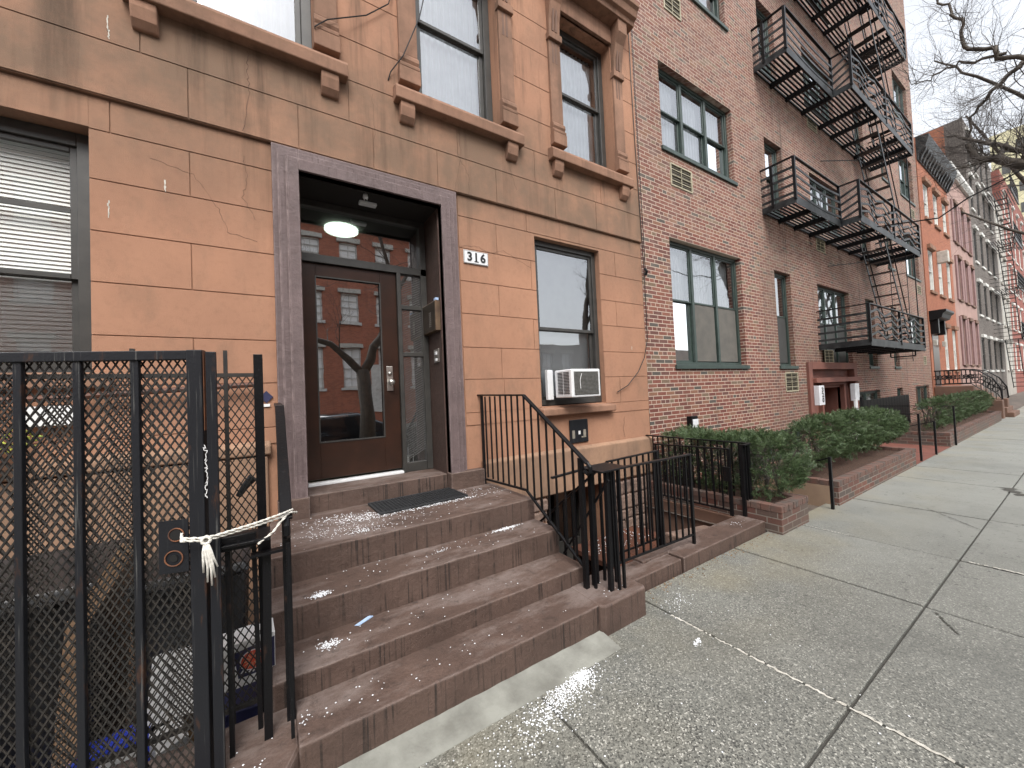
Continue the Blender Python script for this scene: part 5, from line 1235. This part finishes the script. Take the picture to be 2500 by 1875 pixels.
# tall grey brick house, its side wall painted orange-red
GW_ = [(a, a+.8, z, z+1.7) for z in (1.7, 4.6, 7.4, 10.2, 12.6) for a in (31.0, 33.0, 35.0, 37.2)]
gh = house('grey_brick_building', 'tall dark grey brick building with white sills and its own fire escape', 30.3, 39.5, 14.75, 'grey_brick', GW_, frame='window_dark', lint='white_frame', cover='grey_blind')
MB().box(30.27, 30.296, 3.9, 12.9, 10.0, 14.7).build('painted_side_wall', 'orange_brick', gh)
mb = MB(); mb.tube([(30.22, 4.3, 12.2), (30.1, 4.3, 12.3), (30.1, 4.0, 12.3), (30.1, 3.9, 11.9)], .09, 8); mb.build('side_pipe', 'white_frame', gh)
f2 = thing('fire_escape', 'farther black fire escape on the grey brick building', 'fire escape', (37.5, 3.0, 3.5))
for z in (3.4, 6.3, 9.1, 11.9):
    mb = MB(); y = 2.3
    while y < Y0: mb.box(35.4, 39.3, y, y+.03, z, z+.02); y += .09
    mb.box(35.4, 39.3, 2.26, 2.3, z-.06, z+.08); mb.build('platform', 'black_metal', f2)
    mb = MB()
    for k in range(4): mb.bar((35.4, 2.28, z+.2+k*.23), (39.3, 2.28, z+.2+k*.23), .02); mb.bar((35.4, 2.28, z+.2+k*.23), (35.4, Y0, z+.2+k*.23), .02)
    for k in range(18): mb.bar((35.4+k*.229, 2.28, z), (35.4+k*.229, 2.28, z+.95), .018)
    mb.build('railing', 'black_metal', f2)
    mb = MB(); mb.bar((36.3, 2.5, z), (38.5, 2.5, z-2.8), .03, .08); mb.bar((36.3, 2.95, z), (38.5, 2.95, z-2.8), .03, .08)
    for k in range(11): mb.box(36.4+k*.2, 36.6+k*.2, 2.5, 2.95, z-.2-k*.255, z-.17-k*.255)
    mb.build('stair', 'black_metal', f2)
WW = [(a, a+.9, z, z+1.8) for z in (1.7, 4.6, 7.4, 10.2) for a in (40.2, 42.2)]
house('white_townhouse', 'narrow pale grey-beige townhouse past the grey brick building', 39.5, 44, 13.0, 'white_stucco', WW, cover='grey_blind', lint='white_stucco')
RW = [(a, a+1., z, z+1.8) for z in (1.7, 4.6, 7.4, 10.2, 12.8) for a in (45, 47.5, 50, 53, 56)]
house('red_brick_rowhouse', 'deep red brick building with white window sills near the right edge', 44, 60, 16, 'deep_red_brick', RW, lint='white_frame', cover='curtain')
TW = [(a, a+1.6, z, z+2) for z in range(5, 46, 4) for a in (119.5, 123, 126.5, 130)]
tw = thing('yellow_tower', 'tall pale yellow brick tower far behind the bare branches', 'tower', (126, 6, 0))
mb = MB(); mb.box(118, 134, 5.0, 9.6, 0, 47); mb.build('wall', 'tower', tw)
for z in range(3, 46, 4):
    for y in (5.6, 7.4): MB().box(117.93, 118.0, y, y+1., z, z+1.8).build('window', 'grey_blind', tw)
house('end_rowhouses', 'distant brown row of houses closing the street', 60, 116, 12, 'brown_wall', [(a, a+1.2, z, z+1.9) for z in (2, 5, 8) for a in range(62, 114, 4)], lint='white_frame')

# ------------------------------------------------------------------ across the street (seen in the window reflections)
OY = -15.5
opp = thing('opposite_townhouses', 'red brick townhouse row across the street, seen only in the window reflections', 'building', (5, OY, 0))
ow = []
for i in range(20):
    x = -15.92+i*1.94
    for (z0, z1) in ((2.33, 4.55), (6.05, 7.7), (9.0, 10.6)):
        if (x < 12 and not 12 < x+.95) or (x > 13.6 and z1 < 5): ow.append((x, x+.95, z0, z1))
mb = MB(); holed(mb, -40, 13.5, -.1, 11.9, 0, [(*w, .2) for w in ow if w[0] < 12]); low = MB(); holed(low, 13.5, 60, -.1, 5.2, 0, [(*w, .2) for w in ow if w[0] > 13.5])
for v in mb.v+low.v: v.y = OY-v.y
mb.build('wall', 'opp_brick', opp)
olow = thing('low_pale_building', 'unseen low building across the street, added low and pale to lighten window reflections', 'building', (36, OY, 0))  # unseen filler, kept low and pale so the panes mirror brightness
low.build('wall', 'white_stucco', olow); MB().box(13.5, 60, OY-8, OY-.25, -.1, 5.1).build('shell', 'dark', olow)
mb = MB(); mb.box(-40, 13.4, OY-8, OY-.25, -.1, 11.7); mb.build('shell', 'dark', opp)
for w in ow:
    own = opp if w[0] < 12.6 else olow; mb = MB()
    for (a, b, c, e) in ((w[0], w[1], w[2], w[2]+.08), (w[0], w[1], w[3]-.08, w[3]), (w[0], w[0]+.07, w[2], w[3]), (w[1]-.07, w[1], w[2], w[3]), (w[0], w[1], (w[2]+w[3])/2-.03, (w[2]+w[3])/2+.03), ((w[0]+w[1])/2-.015, (w[0]+w[1])/2+.015, w[2], w[3]), (w[0], w[1], w[2]*.75+w[3]*.25-.012, w[2]*.75+w[3]*.25+.012), (w[0], w[1], w[2]*.25+w[3]*.75-.012, w[2]*.25+w[3]*.75+.012)): mb.box(a, b, OY-.12, OY-.07, c, e)
    f = mb.build('window', 'white_frame', own); MB().box(w[0]-.12, w[1]+.12, OY, OY+.12, w[2]-.15, w[2]).build('sill', 'white_frame', f)
    MB().box(w[0]-.15, w[1]+.15, OY, OY+.16, w[3]+.02, w[3]+.24).build('lintel', 'pale_fixture', f)
    MB().box(w[0]+.07, w[1]-.07, OY-.18, OY-.15, w[2]+.08, w[3]-.08).build('curtain', 'blind', f)
MB().box(5.0, 6.1, OY, OY+.06, .9, 3.6).build('pale_door', 'white_frame', opp); MB().box(-40, 13.5, OY, OY+.5, 11.4, 12.0).build('cornice', 'pale_fixture', opp, bevel=.05)
MB().box(-60, 200, OY, -12.2, -.06, .1).build('opposite_sidewalk', 'concrete_plain', kind='structure')
# parked car (reflected in the door glass)
car = thing('parked_car', 'dark saloon car parked at the kerb, mirrored in the door glass', 'car', (.9, -3.8, -.06))
def carbody(x0, yc):
    prof = [(0, .35), (.05, .62), (.5, .78), (1.25, .85), (1.9, 1.28), (3.2, 1.32), (3.9, .98), (4.35, .90), (4.45, .6), (4.45, .32)]
    mb = MB(); n = len(prof)
    for j, (yy, k) in enumerate(((-.9, .94), (-.78, 1.), (.78, 1.), (.9, .94))):
        for (u, z) in prof: mb.v.append(Vector((x0+u, yc+yy*(1 if z < 1. else .8), (z-.3)*k+.3-.06)))
    for j in range(3):
        for i in range(n-1): mb.f.append((j*n+i, j*n+i+1, (j+1)*n+i+1, (j+1)*n+i))
        mb.f.append((j*n+n-1, j*n, (j+1)*n, (j+1)*n+n-1))
    mb.f.append(tuple(range(n))); mb.f.append(tuple(range(3*n, 4*n))[::-1]); return mb
carbody(-1.3, -3.75).build('body', 'carpaint', car, bevel=.04, smooth=True)
MB().prism([(.08, .87), (.60, 1.19), (1.8, 1.22), (2.4, .93), (1.5, .87)], 'y', -3.04, -3.02).build('side_window', 'glass', car)
for x in (-.5, 2.3): MB().cyl((x, -3.0, .25), (x, -2.83, .25), .31, 24).build('wheel', 'tyre', car)
MB().cyl((3.15, -2.9, .6), (3.15, -2.85, .6), .06, 10).build('lamp', 'silver', car)

# ------------------------------------------------------------------ street trees
def grow(mb, tw, p, d, L_, r, depth, rnd, bias=(0, 0, .12)):
    n = 4; pts = [Vector(p)]; rs = [r]; d = Vector(d).normalized()
    for i in range(n):
        d = (d+Vector((rnd.gauss(0, .2), rnd.gauss(0, .2), rnd.gauss(0, .17)))+Vector(bias)*.5).normalized()
        pts.append(pts[-1]+d*L_/n); rs.append(r*(1-.45*(i+1)/n))
    (mb if r > .012 else tw).tube(pts, rs, 6 if r > .03 else (4 if r > .008 else 3), False)
    if depth <= 0 or r < .0016: return
    for i in range(1, n+1):
        for _ in range(2 if i == n else rnd.choice((0, 1, 1))):
            a = rnd.uniform(.35, 1.0); ax = Vector((rnd.gauss(0, 1), rnd.gauss(0, 1), rnd.gauss(0, 1))).normalized()
            nd = (d*math.cos(a)+d.cross(ax).normalized()*math.sin(a)).normalized()
            grow(mb, tw, pts[i], nd, L_*rnd.uniform(.58, .82), rs[i]*rnd.uniform(.5, .75), depth-1, rnd, bias)
def tree(label, base, trunk, limbs, seed, twd=4, tl=.7, trunk_r=.17):
    rnd = random.Random(seed); t = thing('street_tree', label, 'tree', base, 'bare street trees along the kerb')
    mb = MB(); tw_ = MB()
    mb.tube(trunk, [trunk_r*1.35]+[trunk_r*(1-.35*i/len(trunk)) for i in range(len(trunk)-1)], 12)
    for pts, r0 in limbs:
        pts = [Vector(p) for p in pts]; sm = []
        for a, b in zip(pts[:-1], pts[1:]):
            for i in range(4): sm.append(a+(b-a)*i/4+Vector((rnd.gauss(0, .015), rnd.gauss(0, .015), rnd.gauss(0, .015))))
        sm.append(pts[-1]); k = len(sm)
        mb.tube(sm, [r0*(1-.75*i/(k-1)) for i in range(k)], 8)
        for i in range(3, k):
            for _ in range(2 if i > k*.4 else 1):
                d = (sm[i]-sm[i-1]).normalized(); ax = Vector((rnd.gauss(0, 1), rnd.gauss(0, 1), rnd.gauss(0, 1))).normalized()
                nd = d*.6+d.cross(ax).normalized()*.8
                grow(mb, tw_, sm[i], nd, tl*rnd.uniform(.6, 1.1), min(.013, max(.0042, r0*(1-.75*i/(k-1))*.2)), twd, rnd)
    mb.build('branches', 'bark', t, smooth=True); tw_.build('twigs', 'twig', t); return t
tree('bare street tree behind the viewer whose forked trunk shows in the door glass', (1.95, -2.2, .1), [(1.95, -2.2, .1), (1.97, -2.2, 1.2), (1.9, -2.2, 2.3)],
     [([(1.9, -2.2, 2.2), (1.2, -2.2, 2.9), (.3, -2.4, 3.3), (-.8, -2.6, 4.0)], .09), ([(1.9, -2.2, 2.2), (2.5, -2.3, 3.4), (2.7, -2.4, 4.8), (2.3, -2.6, 6.5)], .12), ([(2.6, -2.3, 3.9), (3.4, -3.0, 5.2), (4.0, -3.6, 6.8)], .07), ([(.8, -2.3, 3.1), (.6, -2.8, 4.6), (.2, -3.2, 6.5)], .06)], 3, 4, .8)
tree('nearest bare tree reaching its forked branch in at the top right', (8.2, -1.75, .1), [(8.2, -1.75, .1), (8.25, -1.75, 1.6), (8.1, -1.7, 3.4)],
     [([(8.1, -1.7, 3.3), (8.05, -.9, 4.5), (8.0, .1, 5.25), (8.0, .51, 5.62), (8.0, .56, 5.78), (8.0, .82, 5.94), (8.0, .80, 6.29), (8.0, .87, 6.54), (8.0, 1.03, 6.83), (7.9, 1.2, 7.6)], .036),
      ([(8.0, .48, 5.62), (8.0, .80, 5.74), (8.0, .98, 5.8), (8.02, 1.14, 5.76), (8.0, 1.30, 5.81)], .02), ([(8.1, -1.7, 3.3), (8.6, -1.9, 5), (9, -2.1, 8)], .1)], 5, 4, .40)
tree('second bare tree whose dark limbs cross the view of the far houses', (18.3, -1.95, .1), [(18.3, -1.95, .1), (18.3, -1.9, 2), (18.1, -1.8, 4.0)],
     [([(18.1, -1.8, 3.9), (16, -1.1, 4.6), (13.6, -.2, 5.1), (12.3, .35, 5.3), (12, .6, 5.44), (12, .92, 5.72), (12, 1.15, 5.85), (12, 1.25, 6.2)], .15),
      ([(16, -1.1, 4.6), (13.6, -.1, 5.3), (12.2, .45, 5.6), (12, .8, 5.88), (12, 1.18, 6.27), (12, 1.5, 6.5)], .07),
      ([(14.5, -.5, 7.2), (12.6, .2, 7.45), (12, .51, 7.32), (12, .65, 7.24), (12, .86, 7.06), (12, 1.0, 6.94), (12, 1.17, 6.71), (12, 1.2, 6.2)], .06), ([(18.1, -1.8, 3.9), (16.8, -1.3, 5.8), (14.5, -.5, 7.2)], .1),
      ([(16.8, -1.3, 5.8), (14, .3, 7.0), (12.4, 1.1, 7.7), (12, 1.6, 8.2)], .05)], 8, 4, .75)
tree('third bare tree with fine twigs over the yellow tower', (24.5, -1.75, .1), [(24.5, -1.75, .1), (24.5, -1.7, 2.4), (24.3, -1.6, 4.2)],
     [([(24.3, -1.6, 4), (22.5, .2, 6), (20.4, 1.2, 8), (19.4, 2.0, 10)], .1), ([(24.3, -1.6, 4), (22.6, .2, 5.4), (20.4, 1.4, 6.2), (19, 2.2, 6.8)], .08), ([(24.3, -1.6, 4), (23, -.2, 7), (22, .8, 10)], .1)], 13, 4, 1.1)
tree('fourth bare tree farther down the pavement', (32, -1.75, .1), [(32, -1.75, .1), (32, -1.7, 2.4), (31.8, -1.6, 4.2)],
     [([(31.8, -1.6, 4), (31.5, .4, 6), (31.4, 1.8, 8)], .1), ([(31.8, -1.6, 4), (32, .8, 5.0), (32, 2.4, 6.0)], .08), ([(31.8, -1.6, 4), (32, .2, 8), (32, 1.0, 11)], .1)], 21, 4, 1.4)
mb = MB(); mb.tube([(10, .1, 5.0), (10, .5, 4.72), (10, .79, 4.61), (10, 1.08, 4.52), (10, 1.42, 4.32), (10.4, 2.3, 4.6)], .012, 5)
mb.build('drooping_cable', 'black_metal', label='thin dark cable drooping in front of the orange and pink houses', cat='cable')
S.render.film_transparent = False
S.cycles.max_bounces = 6; S.cycles.transparent_max_bounces = 12; S.cycles.diffuse_bounces = 3
